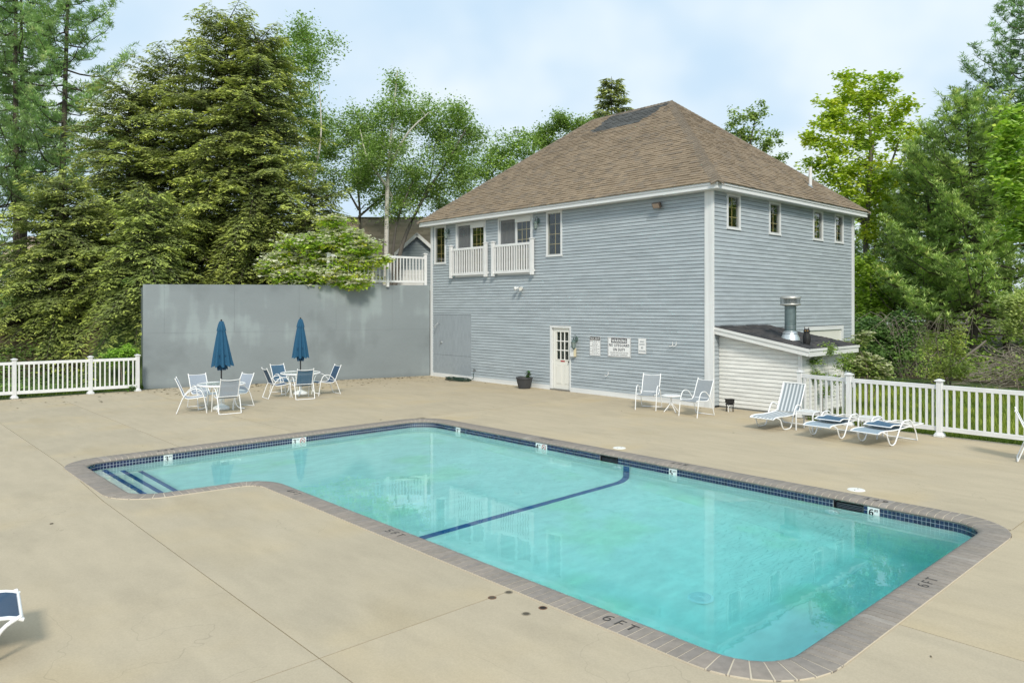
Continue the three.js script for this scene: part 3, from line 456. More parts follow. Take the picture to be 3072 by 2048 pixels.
// roof
const RY0 = 6.245, RY1 = 10.36, rx0 = ex0 - 0.05, rx1 = ex1 + 0.05, rz0 = ez0 - 0.05, rz1 = ez1 + 0.05, rcx = (rx0 + rx1) / 2, run = rcx - rx0;
const A0 = V(rx0, RY0, rz0), A1 = V(rx0, RY0, rz1), B1 = V(rx1, RY0, rz1), B0 = V(rx1, RY0, rz0), T0 = V(rcx, RY1, rz0 + run), T1 = V(rcx, RY1, rz1 - run);
{
  const tri = (...vs) => { const g = new THREE.BufferGeometry(); g.setAttribute('position', new THREE.Float32BufferAttribute(vs.flatMap(v => [v.x, v.y, v.z]), 3)); g.computeVertexNormals(); return g; };
  const roof = part(house, 'roof', [tri(A0, A1, T1, A0, T1, T0), tri(A1, B1, T1), tri(B1, B0, T0, B1, T0, T1), tri(B0, A0, T0)], std([0.12, 0.09, 0.06], 0.95, { side: THREE.DoubleSide }));
  const pieces = [], rr = rngOf(31), E = 0.137;
  const clip = (poly, a, b) => { const out = [], side = p => (b[0] - a[0]) * (p[1] - a[1]) - (b[1] - a[1]) * (p[0] - a[0]); for (let i = 0; i < poly.length; i++) { const p = poly[i], q = poly[(i + 1) % poly.length], s = side(p), t = side(q); if (s >= 0) out.push(p); if (s * t < 0) { const k = s / (s - t); out.push([lerp(p[0], q[0], k), lerp(p[1], q[1], k)]); } } return out; };
  const slope = (O, Uend, apexes, tone) => {            // shingle rows on one face; O..Uend is the eave
    const U = Uend.clone().sub(O), len = U.length(); U.normalize(); const toTop = apexes[0].clone().sub(O), N = U.clone().cross(toTop).normalize(), S = N.clone().cross(U).normalize(); if (N.y < 0) { N.negate(); S.negate(); if (S.y < 0) S.negate(); }
    const to2 = p => { const d = p.clone().sub(O); return [d.dot(U), d.dot(S)]; }, outline = [[0, 0], [len, 0], ...apexes.map(to2)], rise = Math.max(...outline.map(p => p[1]));
    for (let row = 0; row * E < rise; row++) {
      let u = -0.3 * rr(); const v0 = row * E - (row ? 0 : 0.02), v1 = row * E + E + 0.02;
      while (u < len) {
        const w = 0.17 + 0.17 * rr(); let poly = [[u, v0], [u + w - 0.004, v0], [u + w - 0.004, v1], [u, v1]]; u += w;
        for (let k = 0; k < outline.length; k++) if (k > 0 || row > 0) poly = clip(poly, outline[k], outline[(k + 1) % outline.length]);
        if (poly.length < 3) continue;
        const thick = 0.014 + 0.014 * (rr() < 0.42 ? 1 : 0.2), at = (p, n) => O.clone().addScaledVector(U, p[0]).addScaledVector(S, p[1]).addScaledVector(N, n), hgt = p => lerp(thick, 0.003, clamp((p[1] - v0) / (v1 - v0)));
        const pos = [], up = poly.map(p => at(p, hgt(p))), dn = poly.map(p => at(p, -0.004)), put = (...vs) => vs.forEach(v => pos.push(v.x, v.y, v.z));
        for (let k = 1; k + 1 < poly.length; k++) put(up[0], up[k], up[k + 1]);
        for (let k = 0; k < poly.length; k++) { const m = (k + 1) % poly.length; put(dn[k], dn[m], up[m], dn[k], up[m], up[k]); }
        const g = new THREE.BufferGeometry(); g.setAttribute('position', new THREE.Float32BufferAttribute(pos, 3)); g.computeVertexNormals();
        const c = poly.reduce((s, p) => [s[0] + p[0] / poly.length, s[1] + p[1] / poly.length], [0, 0]), wd = at(c, 0);
        let l = (0.89 + 0.22 * rr()) * (0.92 + 0.16 * noise2(c[0] * 0.8, c[1] * 0.8, 51)), col = [0.285 * l, 0.218 * l, 0.148 * l]; if (rr() < 0.2) col = [0.24 * l, 0.19 * l, 0.138 * l];
        if (tone && wd.y > 9.55 && wd.z < -16.15 - (10.3 - wd.y) * 0.9 + 0.1 && wd.z > -18.8 - (10.3 - wd.y) * 0.55) col = [0.105 * l, 0.108 * l, 0.105 * l];   // patch of newer grey shingles under the ridge
        pieces.push({ g: tint(metric(g, rr() * 3, rr() * 3), col), d: wd.distanceTo(camera.position) });
      }
    }
  };
  slope(A0, A1, [T1, T0], true); slope(A1, B1, [T1], false);
  const ms = new THREE.MeshStandardMaterial({ vertexColors: true, roughness: 0.95, map: scaled(mottle, 0.5), bumpMap: scaled(grain, 0.25), bumpScale: 0.004 });
  pieces.sort((a, b) => a.d - b.d); pieces.forEach((p, i) => { if (i < 300) part(roof, 'shingle', p.g, ms); });
  part(roof, 'shingles', pieces.slice(300).map(p => p.g), ms).userData = { kind: 'stuff' };
  const cap = (a, b, n1, n2, w) => {                    // bent caps along a hip or the ridge, lapped from a up to b
    const dir = b.clone().sub(a), len = dir.length(); dir.normalize(); const s1 = n1.clone().cross(dir).normalize(), s2 = dir.clone().cross(n2).normalize(); if (s1.y > 0) s1.negate(); if (s2.y > 0) s2.negate(); const up = n1.clone().add(n2).normalize(), n = Math.floor(len / 0.15);
    for (let k = 0; k < n; k++) {
      const p0 = a.clone().addScaledVector(dir, k * len / n - 0.03), p1 = a.clone().addScaledVector(dir, (k + 1) * len / n + 0.02), h0 = 0.034, h1 = 0.018, pos = [], q = (p, s, t, h) => p.clone().addScaledVector(s, t).addScaledVector(up, h), put = (...vs) => vs.forEach(v => pos.push(v.x, v.y, v.z));
      for (const [s, f] of [[s1, 0], [s2, 1]]) { const a1 = q(p0, s, 0, h0), b1 = q(p0, s, w, h0 - 0.012), c1 = q(p1, s, w, h1 - 0.012), d1 = q(p1, s, 0, h1), a2 = q(p0, s, 0, h0 - 0.02), b2 = q(p0, s, w, -0.02), c2 = q(p1, s, w, -0.02); f ? put(a1, b1, c1, a1, c1, d1, a1, a2, b2, a1, b2, b1, b1, b2, c2, b1, c2, c1) : put(a1, c1, b1, a1, d1, c1, a1, b2, a2, a1, b1, b2, b1, c2, b2, b1, c1, c2); }
      const g = new THREE.BufferGeometry(); g.setAttribute('position', new THREE.Float32BufferAttribute(pos, 3)); g.computeVertexNormals();
      const l = 0.85 + 0.3 * rr(); part(roof, 'hip_cap', tint(metric(g, rr(), rr()), [0.225 * l, 0.182 * l, 0.135 * l]), ms2);
    }
  };
  const ms2 = new THREE.MeshStandardMaterial({ vertexColors: true, roughness: 0.95, map: scaled(mottle, 0.5), side: THREE.DoubleSide });
  const nF = V(-(RY1 - RY0), run, 0).normalize(), nS = V(0, run, RY1 - RY0).normalize(), nB = V(RY1 - RY0, run, 0).normalize(), nL = V(0, run, -(RY1 - RY0)).normalize();
  cap(A1, T1, nF, nS, 0.2); cap(A0, T0, nF, nL, 0.13); cap(B1, T1, nS, nB, 0.13); cap(T1, T0, nF, nB, 0.15);
  const vp = V(25.0, 0, 0); { const zz = -11.9, yy = RY0 + (rz1 - zz) / run * (RY1 - RY0); const v = part(roof, 'vent_pipe', cyl(0.055, 0.055, 0.75, 25.1, yy + 0.3, zz, 14), M.vinyl); part(v, 'flashing', new THREE.ConeGeometry(0.13, 0.12, 16).rotateX(0.5).translate(25.1, yy + 0.05, zz), M.galv); }
}

// ------------------------------------------------------------------ lean-to shed against the side wall
const shed = thing('lean_to_shed', 'low white clapboard lean-to with dark shingle roof beside the pool house', 'shed');
{
  const sx = 18.46, sx1 = 20.95, sz = -8.98, slopeY = z => lerp(2.26, 1.755, (z + 11.4) / (11.4 - 8.66));
  const Mf = new THREE.Matrix4().makeTranslation(sx, 0, 0).multiply(new THREE.Matrix4().makeRotationY(-Math.PI / 2)), Mr = new THREE.Matrix4().makeTranslation(0, 0, sz);
  clad(shed, Mf, ZC + 0.02, sz - 0.1, 0.04, 2.1, 0.108, [], [M.shed], y => -11.4 + (2.26 - 0.13 - y) / (2.26 - 1.755) * (11.4 - 8.66));
  clad(shed, Mr, sx + 0.1, sx1 - 0.1, 0.04, 1.68, 0.108, [], [M.shed]);
  const tri = [[ZC, 0], [sz, 0], [sz, slopeY(sz) - 0.06], [ZC, slopeY(ZC) - 0.06]].map(p => new THREE.Vector2(...p)), ext = new THREE.ExtrudeGeometry(new THREE.Shape(tri), { depth: sx1 - sx - 0.02, bevelEnabled: false }).rotateY(-Math.PI / 2).translate(sx1 - 0.01, 0, 0);
  part(shed, 'shed_body', ext, std([0.30, 0.31, 0.30], 0.9));  // body greyed so the slits between boards show as painted lap shadow
  part(shed, 'corner_board', [span(sx - 0.025, sx + 0.1, 0, 1.69, sz - 0.09, sz + 0.025), span(sx1 - 0.1, sx1 + 0.025, 0, 1.68, sz - 0.09, sz + 0.025)], M.white);
  const ang = Math.atan2(2.26 - 1.755, 11.4 - 8.66), len = Math.hypot(2.26 - 1.755, 11.4 - 8.66), rxA = 18.2, rxB = 21.12, tilt = g => g.rotateX(ang).translate(0, 2.26, -11.385);   // x, up, along the slope from the wall
  const r = part(shed, 'roof', tilt(span(rxA + 0.03, rxB - 0.03, -0.05, -0.012, 0.0, len - 0.03)), M.dark);
  part(shed, 'rake_board', [tilt(span(rxA, rxA + 0.03, -0.19, 0.0, 0.0, len)), tilt(span(rxA - 0.025, rxA + 0.001, -0.07, 0.004, 0.0, len + 0.02))], M.white); part(shed, 'rake_board', tilt(span(rxB - 0.03, rxB, -0.19, 0.0, 0.0, len)), M.white);
  part(shed, 'fascia', [span(rxA, rxB, 1.565, 1.755, -8.66, -8.635), span(rxA - 0.025, rxB + 0.025, 1.70, 1.762, -8.634, -8.61)], M.white);
  part(shed, 'soffit', [tilt(span(rxA + 0.03, sx, -0.075, -0.06, 0.02, len - 0.02)), span(sx, rxB - 0.03, 1.60, 1.615, sz + 0.03, -8.66)], M.white);
  const rs = rngOf(44), ms = [[0.040, 0.040, 0.044], [0.055, 0.052, 0.054], [0.032, 0.032, 0.036], [0.066, 0.06, 0.06]].map(c => std(c, 0.95, { bumpMap: scaled(grain, 0.25), bumpScale: 0.004, map: scaled(mottle, 0.4) }));
  const E = 0.135, rows = Math.ceil(len / E);
  for (let k = 0; k < rows; k++) { const v1 = len - k * E + 0.015, v0 = Math.max(0, v1 - E - 0.02); let u = rxA - 0.02; while (u < rxB + 0.02) { const w = Math.min(0.24 + 0.16 * rs(), rxB + 0.02 - u); if (w < 0.03) break;
    const th = 0.010 + (rs() < 0.4 ? 0.010 : 0.002); part(r, 'shingle', metric(tilt(box(w - 0.004, th, v1 - v0).rotateX(0.06).translate(u + w / 2, th / 2 + 0.002, (v0 + v1) / 2)), rs() * 3, rs() * 3), ms[Math.floor(rs() * 4)]); u += w; } }
}
{ // metal flue through the lean-to roof
  const f = thing('metal_flue', 'galvanised flue pipe with a caged cap on the lean-to roof', 'flue', [19.2, 1.9, -9.66]);
  part(f, 'flashing_cone', [lathe([[0.27, -0.06], [0.25, 0.02], [0.235, 0.1], [0.16, 0.24], [0.155, 0.27]], 28)], std([0.62, 0.66, 0.67], 0.38, { metalness: 0.75, side: THREE.DoubleSide }));
  part(f, 'storm_collar', lathe([[0.2, 0.2], [0.19, 0.23], [0.155, 0.26]], 28), M.steel);
  const p = part(f, 'pipe', [cyl(0.148, 0.148, 0.72, 0, 0.6, 0, 28)], std([0.21, 0.27, 0.275], 0.42, { metalness: 0.7, map: scaled(mottle, 0.5) }));
  part(p, 'seam_band', [0.36, 0.40, 0.9].map(y => new THREE.TorusGeometry(0.149, 0.007, 6, 28).rotateX(Math.PI / 2).translate(0, y, 0)), M.galv);
  const capM = std([0.5, 0.5, 0.47], 0.42, { metalness: 0.7, side: THREE.DoubleSide }); part(f, 'cap_band', [lathe([[0.15, 0.94], [0.24, 0.96], [0.262, 0.965], [0.262, 1.01], [0.245, 1.012]], 28)], capM); part(f, 'cap_lid', [lathe([[0.245, 1.14], [0.265, 1.142], [0.265, 1.2], [0.2, 1.225], [0, 1.24]], 28)], capM);
  const cage = []; for (let k = 0; k < 40; k++) cage.push(cyl(0.005, 0.005, 0.14, 0.252 * Math.cos(k * Math.PI / 20), 1.075, 0.252 * Math.sin(k * Math.PI / 20), 5)); for (let k = 0; k < 4; k++) cage.push(new THREE.TorusGeometry(0.252, 0.004, 4, 32).rotateX(Math.PI / 2).translate(0, 1.03 + 0.03 * k, 0));
  part(f, 'spark_screen', cage, M.galv); part(f, 'inner_pipe', cyl(0.17, 0.17, 0.2, 0, 1.05, 0, 24), std([0.16, 0.16, 0.15], 0.6));
}
{ // owl decoy
  const o = thing('owl_decoy', 'black plastic owl decoy standing near the edge of the lean-to roof', 'owl decoy', [18.84, 1.815, -9.03], R(-70)); o.scale.set(0.92, 1.05, 0.92);
  const m = std([0.014, 0.014, 0.015], 0.6, { bumpMap: scaled(grain, 0.05), bumpScale: 0.004 }), bodyG = lathe([[0, 0], [0.075, 0.0], [0.085, 0.04], [0.105, 0.13], [0.108, 0.21], [0.088, 0.285], [0.075, 0.305], [0.086, 0.335], [0.088, 0.375], [0.062, 0.41], [0, 0.418]], 20).scale(1, 1, 0.86); for (let i = 0, p = bodyG.attributes.position; i < p.count; i++) { const y = p.getY(i), k = 1 + 0.03 * Math.sin(y * 160) * Math.sin(Math.atan2(p.getZ(i), p.getX(i)) * 9); p.setX(i, p.getX(i) * k); p.setZ(i, p.getZ(i) * k); } bodyG.computeVertexNormals();
  part(o, 'body', bodyG, m); for (const s of [-1, 1]) { part(o, 'ear_tuft', new THREE.ConeGeometry(0.024, 0.07, 6).rotateZ(-s * 0.25).translate(s * 0.055, 0.435, 0.01), m); part(o, 'wing', new THREE.SphereGeometry(0.07, 10, 8).scale(0.5, 1.7, 1).rotateZ(s * 0.08).translate(s * 0.072, 0.18, -0.01), m); part(o, 'eye', new THREE.SphereGeometry(0.017, 10, 8).translate(s * 0.032, 0.365, 0.07), std([0.30, 0.16, 0.02], 0.3)); part(o, 'foot', rbox(0.05, 0.02, 0.07, 0.008, s * 0.04, 0.01, 0.07), m); }
  part(o, 'beak', new THREE.ConeGeometry(0.013, 0.04, 6).rotateX(2.4).translate(0, 0.34, 0.085), m); part(o, 'base', rbox(0.17, 0.03, 0.15, 0.01, 0, -0.005, 0), m);
}

// ------------------------------------------------------------------ concrete retaining wall with painted panels
{
  const P0 = [7.95, -27.2], P1 = [18.13, -24.58], L = Math.hypot(P1[0] - P0[0], P1[1] - P0[1]), turn = -Math.atan2(P1[1] - P0[1], P1[0] - P0[0]);
  const wall = thing('retaining_wall', 'tall grey painted concrete retaining wall with pale drip stains behind the umbrellas', 'wall', [P0[0], 0, P0[1]], turn);
  const mk = seed => tex(512, (u, v) => {
    const drip = fbm(u * 34, v * 2.2, seed, 4, 34, 0), wash = fbm(u * 5, v * 4, seed + 3, 5, 5, 0), grit = noise2(u * 220, v * 220, seed + 5), pale = sstep(0.54, 0.72, drip * 0.55 + wash * 0.45) * (0.35 + 0.65 * sstep(0.15, 0.5, v)), dark = sstep(0.56, 0.8, fbm(u * 9, v * 3, seed + 8, 4, 9, 0)) * 0.22 + sstep(0.965, 1.0, v) * 0.15;
    const l = 0.92 + 0.22 * (wash - 0.5) + 0.04 * (grit - 0.5) + 0.19 * pale - dark * 0.7 - 0.16 * sstep(0.05, 0.0, v) * (0.5 + wash); return [0.238 * l, 0.276 * l * (1 + 0.02 * pale), 0.294 * l];
  }, true, 512);
  const maps = [mk(201), mk(231)], fine = scaled(grain, 0.7);
  const cuts = [0, 0.66, 2.95, 5.25, 6.65, 8.9, L], rows = [[0, 1.905], [1.908, 3.6]];
  rows.forEach(([y0, y1], r) => { const cs = r ? cuts : [0, 5.25, L]; for (let k = 0; k + 1 < cs.length; k++) {
    const a = cs[k] + (k ? 0.0018 : 0), b = cs[k + 1] - 0.0018, g = r ? new THREE.ExtrudeGeometry(new THREE.Shape([[a, y0], [b, y0], [b, lerp(3.585, 3.69, b / L)], [a, lerp(3.585, 3.69, a / L)]].map(p => new THREE.Vector2(...p))), { depth: 0.24, bevelEnabled: false }).translate(0, 0, -0.24 - 0.0008 * (k % 2)) : span(a, b, y0, y1, -0.24, -0.001 - 0.0008 * (k % 2));
    const q = metric(g), uv = q.attributes.uv; for (let i = 0; i < uv.count; i++) uv.setXY(i, uv.getX(i) / L * 1.0, uv.getY(i) / 3.75);
    part(wall, 'concrete_panel', q, std([1, 1, 1], 0.62, { map: maps[0], bumpMap: fine, bumpScale: 0.002 }));
  } });
  part(wall, 'wall_core', [span(0.02, L - 0.02, 0, 3.55, -0.245, -0.02), span(0, 0.22, 0, 3.5, -4.2, -0.245)], std([0.14, 0.165, 0.175], 0.9));
  part(wall, 'tie_hole', [0.35, 0.8, 1.25, 1.7, 2.05].map(y => new THREE.CylinderGeometry(0.012, 0.012, 0.01, 8).rotateX(Math.PI / 2).translate(5.25, y, 0.001)), M.dark);
}
{ // white post between the wall and the house
  part(house, 'wall_trim', span(X0 - 0.02, X0 + 0.03, 0, 3.7, -24.56, -24.49), M.vinyl);
}
// ------------------------------------------------------------------ fences
{
  const f = thing('fence', 'white vinyl baluster fence in front of the grassy bank, ending at the grey wall', 'fence');
  const pts = [[-2.1, -27.9], [0.05, -27.65], [2.15, -27.4], [4.23, -27.1], [6.26, -26.84], [7.62, -26.66]], t = Math.atan2(0.26, 2.05);
  pts.forEach(p => post(f, p[0], p[1], 0, 1.24, 0.105, true, t));
  for (let k = 0; k + 1 < pts.length; k++) railBay(f, pts[k], pts[k + 1], 0.13, 1.125, { n: k < 4 ? 15 : 9, top: 0.09, bottom: 0.10, bw: 0.04 });
  const g = thing('fence', 'white vinyl baluster fence behind the sun loungers, starting at the lean-to shed', 'fence');
  const q = [[18.12, -8.86], [17.87, -7.53], [17.80, -5.55], [17.76, -3.4], [17.72, -1.2], [17.7, 1.0]];
  q.forEach((p, i) => post(g, p[0], p[1], i ? 0 : 0.02, i ? 1.26 : 1.22, 0.115, i > 0));
  for (let k = 0; k + 1 < q.length; k++) railBay(g, q[k], q[k + 1], 0.13, 1.13, { n: k ? 14 : 8, top: 0.095, bottom: 0.10, bw: 0.042 });
}
{ // railing on top of the retaining wall, by the house
  const r = thing('deck_railing', 'white railing on top of the grey wall beside the pool house corner', 'railing');
  const q = [[18.0, -24.72], [16.35, -24.98], [14.15, -25.72]];
  q.forEach((p, i) => post(r, p[0], p[1], 3.6, i ? 4.9 : 5.0, 0.115, false, -0.2));
  railBay(r, q[0], q[1], 3.78, 4.84, { n: 11, top: 0.085, bottom: 0.085 }); railBay(r, q[1], q[2], 3.78, 4.84, { n: 14, top: 0.085, bottom: 0.085 });
}

// ------------------------------------------------------------------ things on the front wall
function lantern(label, s, y, sc = 1) {
  const t = thing('wall_lantern', label, 'wall lantern', [X0 - 0.02, y, s], -Math.PI / 2, 'verdigris lanterns on the front wall'); t.scale.setScalar(sc);
  part(t, 'back_plate', [lathe([[0, 0.02], [0.05, 0.018], [0.06, 0]], 16).scale(1, 1, 1.6).rotateX(Math.PI / 2).translate(0, 0.05, 0)], M.verd);
  const sp = []; for (let k = 0; k <= 26; k++) { const a = k / 26 * 4.6 + 0.2, r = 0.02 + 0.05 * k / 26; sp.push([0, 0.15 + r * Math.sin(a) * 0.9, 0.09 + r * Math.cos(a)]); }
  part(t, 'scroll', tubeAlong(sp, 0.009, 6, 40), M.verd); part(t, 'scroll_arm', [tubeAlong([[0, 0.05, 0.01], [0, 0.0, 0.07], [0, 0.06, 0.13], [0, 0.13, 0.16]], 0.011, 6, 16), tubeAlong([[0, 0.12, 0.16], [0, 0.07, 0.17], [0, 0.03, 0.14]], 0.009, 6, 10)], M.verd);
  part(t, 'hood', [lathe([[0.0, 0.05], [0.02, 0.045], [0.03, 0.02], [0.075, -0.02], [0.085, -0.045], [0.08, -0.05]], 12).translate(0, 0, 0.14)], M.verd);
  part(t, 'glass', new THREE.CylinderGeometry(0.078, 0.048, 0.17, 6).translate(0, -0.135, 0.14), M.lampGlass);
  const bars = []; for (let k = 0; k < 6; k++) { const a = k * Math.PI / 3 + Math.PI / 6; bars.push(new THREE.CylinderGeometry(0.006, 0.006, 0.175, 5).rotateZ(-0.17).translate(0.065, -0.135, 0).rotateY(a).translate(0, 0, 0.14)); }
  part(t, 'cage', [...bars, cyl(0.055, 0.03, 0.03, 0, -0.235, 0.14, 6), new THREE.SphereGeometry(0.014, 8, 6).translate(0, -0.26, 0.14)], M.verd);
}
lantern('verdigris wall lantern with scroll bracket between the narrow window and the left balcony', -23.33, 5.74, 1.02);
lantern('verdigris wall lantern with scroll bracket between the right balcony and the tall window', -18.28, 5.74, 1.02);
lantern('verdigris wall lantern with scroll bracket beside the white entry door', -16.5, 1.70, 1.05);
const wallAt = (name, label, cat, s, y, group) => thing(name, label, cat, [X0 - 0.027, y, s], -Math.PI / 2, group);
{ // intercom box under the lantern
  const t = wallAt('phone_box', 'white pool phone box with tan edge under the lantern by the door', 'phone box', -16.62, 1.32);
  part(t, 'housing', rbox(0.19, 0.30, 0.10, 0.02, 0, 0, 0.05), M.vinyl); part(t, 'side_trim', rbox(0.03, 0.29, 0.11, 0.008, 0.1, 0, 0.055), std([0.62, 0.55, 0.38], 0.5)); part(t, 'cord', tubeAlong([[-0.05, -0.15, 0.05], [-0.04, -0.2, 0.06], [-0.02, -0.16, 0.07]], 0.006, 5, 10), M.white);
}
{ // floodlights
  const t = wallAt('floodlight', 'dark rectangular floodlight under the eave near the house corner', 'floodlight', -13.18, 5.81);
  part(t, 'bracket', [rbox(0.08, 0.08, 0.03, 0.006, 0.02, 0.05, 0.015), ...pipe([[0.02, 0.05, 0.02], [0.02, 0.05, 0.1]], 0.014)], std([0.06, 0.05, 0.045], 0.5));
  part(t, 'housing', rbox(0.27, 0.17, 0.10, 0.015).rotateX(0.5).translate(0, 0, 0.15), std([0.07, 0.055, 0.045], 0.5)); part(t, 'lens', rbox(0.22, 0.13, 0.012, 0.004, 0, 0, 0.052).rotateX(0.5).translate(0, 0, 0.15), std([0.32, 0.25, 0.20], 0.15));
  const u = wallAt('twin_floodlight', 'white twin-headed security floodlight below the right balcony', 'floodlight', -19.12, 3.47);
  part(u, 'base', lathe([[0, 0.03], [0.06, 0.028], [0.065, 0]], 18).rotateX(Math.PI / 2), M.vinyl);
  for (const s of [-1, 1]) { const h = part(u, 'lamp_head', [lathe([[0.025, 0], [0.03, 0.05], [0.065, 0.10], [0.07, 0.16]], 16).rotateX(1.9).rotateY(s * 0.5).translate(s * 0.09, 0.03, 0.08), ...pipe([[0, 0, 0.03], [s * 0.06, 0.03, 0.08]], 0.014)], M.vinyl); part(h, 'lens', lathe([[0, 0.15], [0.062, 0.15]], 16).rotateX(1.9).rotateY(s * 0.5).translate(s * 0.09, 0.03, 0.08), std([0.75, 0.75, 0.7], 0.1)); }
  part(u, 'motion_sensor', [rbox(0.06, 0.07, 0.06, 0.012, 0.0, -0.08, 0.07), new THREE.SphereGeometry(0.026, 10, 8).translate(0, -0.09, 0.1)], M.vinyl);
}
// signs
function sign(label, s0, s1, y0, y1, lines, rim = M.white) {
  const w = s1 - s0, h = y1 - y0, t = wallAt('sign', label, 'sign', (s0 + s1) / 2, (y0 + y1) / 2);
  part(t, 'sign_plate', rbox(w, h, 0.006, 0.002, 0, 0, 0.006), std([0.80, 0.81, 0.82], 0.35));
  lines(t, w, h); return t;
}
const ink = std([0.012, 0.016, 0.03], 0.5), inkGrey = std([0.10, 0.11, 0.12], 0.5), whiteInk = std([0.82, 0.83, 0.84], 0.45);
function fit(text, wid, size, x, y, z = 0.009, font = 'bold') { const g = words(text, size, 0.001, font), b = (g.computeBoundingBox(), g.boundingBox); return g.scale(wid / (b.max.x - b.min.x), 1, 1).translate(x, y, z); }
function border(w, h, t, z = 0.0095) { return [box(w, t, 0.001, 0, h / 2 - t / 2, z), box(w, t, 0.001, 0, -h / 2 + t / 2, z), box(t, h - 2 * t, 0.001, -w / 2 + t / 2, 0, z), box(t, h - 2 * t, 0.001, w / 2 - t / 2, 0, z)]; }
sign('white warning sign reading no lifeguard on duty', -15.17, -14.25, 1.25, 1.87, (t, w, h) => {
  part(t, 'sign_border', border(w - 0.03, h - 0.03, 0.012), ink);
  part(t, 'warning_band', rbox(w * 0.68, 0.145, 0.002, 0.0008, 0, h / 2 - 0.105, 0.0095), ink); part(t, 'lettering', fit('WARNING', w * 0.63, 0.098, 0, h / 2 - 0.105, 0.0106), whiteInk);
  part(t, 'lettering', [fit('NO LIFEGUARD', w * 0.87, 0.088, 0, 0.06), fit('ON DUTY', w * 0.52, 0.088, 0, -0.075)], ink);
  part(t, 'lettering', [fit('CHILDREN SHOULD NOT USE POOL', w * 0.80, 0.036, 0, -0.172), fit('WITHOUT ADULT SUPERVISION', w * 0.72, 0.036, 0, -0.238)], inkGrey);
});
sign('white pool rules sign with black heading beside the lantern', -15.92, -15.47, 1.25, 1.87, (t, w, h) => {
  part(t, 'sign_border', border(w - 0.02, h - 0.02, 0.006), inkGrey);
  part(t, 'heading_band', rbox(w - 0.026, 0.105, 0.002, 0.0008, 0, h / 2 - 0.066, 0.0098), M.black); part(t, 'lettering', fit('POOL RULES', w * 0.82, 0.05, 0, h / 2 - 0.066, 0.011), whiteInk);
  const rl = rngOf(3), ws = [0.9, 0.42, 0.6, 0.5, 0.86, 0.45, 0.88, 0.55, 0.86, 0.62, 0.9];
  part(t, 'rule_lines', ws.map((q, k) => { const n = Math.max(3, Math.round(q * 6)), gs = []; let x = -w * q / 2; for (let m = 0; m < n; m++) { const l = w * q / n * (0.7 + 0.2 * rl()); gs.push(box(l, k === 0 ? 0.02 : 0.013, 0.001, x + l / 2, h / 2 - 0.155 - k * 0.0405, 0.009)); x += w * q / n; } return gs; }), inkGrey).userData = { kind: 'stuff' };
});
sign('small white private property sign with grey lettering nearest the house corner', -13.97, -13.67, 1.40, 1.87, (t, w, h) => {
  part(t, 'sign_border', border(w - 0.02, h - 0.02, 0.005), std([0.25, 0.27, 0.28], 0.5));
  part(t, 'lettering', [fit('PRIVATE', w * 0.52, 0.045, 0, 0.13), fit('PROPERTY', w * 0.66, 0.045, 0, 0.045), fit('NO', w * 0.28, 0.062, 0, -0.055), fit('TRESPASSING', w * 0.84, 0.045, 0, -0.155)], std([0.12, 0.15, 0.17], 0.5));
  part(t, 'screw', [-1, 1].map(k => new THREE.SphereGeometry(0.007, 6, 4).scale(1, 1, 0.5).translate(0, k * 0.215, 0.009)), M.steel);
});
const hook = (label, s, y) => { const t = wallAt('wall_hook', label, 'hook', s, y, 'white hooks on the front wall'); part(t, 'plate', rbox(0.025, 0.1, 0.006, 0.002, 0, 0.02, 0.004), M.vinyl); part(t, 'hook_arm', pipe([[0, 0.02, 0.006], [0, -0.05, 0.02], [-0.03, -0.075, 0.06], [-0.07, -0.05, 0.09]], 0.009, 0.03, 6), M.vinyl); };
hook('white wall hook, left of the pair right of the private property sign', -12.72, 1.74); hook('white wall hook, right of the pair right of the private property sign', -12.60, 1.745); hook('single low white wall hook under the warning sign', -15.15, 0.71);
{ // hose tap and coiled hose
  const t = thing('hose_tap', 'small dark hose tap low on the wall beside the shower panel', 'tap', [X0 - 0.03, 0.40, -21.67], -Math.PI / 2);
  part(t, 'tap_body', [...pipe([[0, 0, 0], [0, 0, 0.09], [0, -0.05, 0.11]], 0.014, 0.03, 8)], std([0.10, 0.09, 0.08], 0.4, { metalness: 0.5 })); part(t, 'handle', new THREE.TorusGeometry(0.03, 0.007, 6, 14).translate(0, 0.04, 0.08), M.dark);
  const h = thing('garden_hose', 'dark green garden hose coiled on the deck under the tap', 'hose', [17.72, 0, -22.2]), pts = [], rr = rngOf(8);
  for (let k = 0; k < 190; k++) { const a = k * 0.26, r = 0.30 + 0.13 * Math.sin(k * 0.11) + 0.03 * rr(); pts.push([r * 0.72 * Math.cos(a), 0.013 + 0.0004 * k + 0.012 * (Math.sin(k * 0.7) + 1), r * 1.55 * Math.sin(a)]); }
  pts.push([0.2, 0.05, 0.5], [0.28, 0.12, 0.56], [0.3, 0.3, 0.53]); part(h, 'coil', tubeAlong(pts, 0.0125, 6, 900), std([0.018, 0.045, 0.030], 0.45));
}
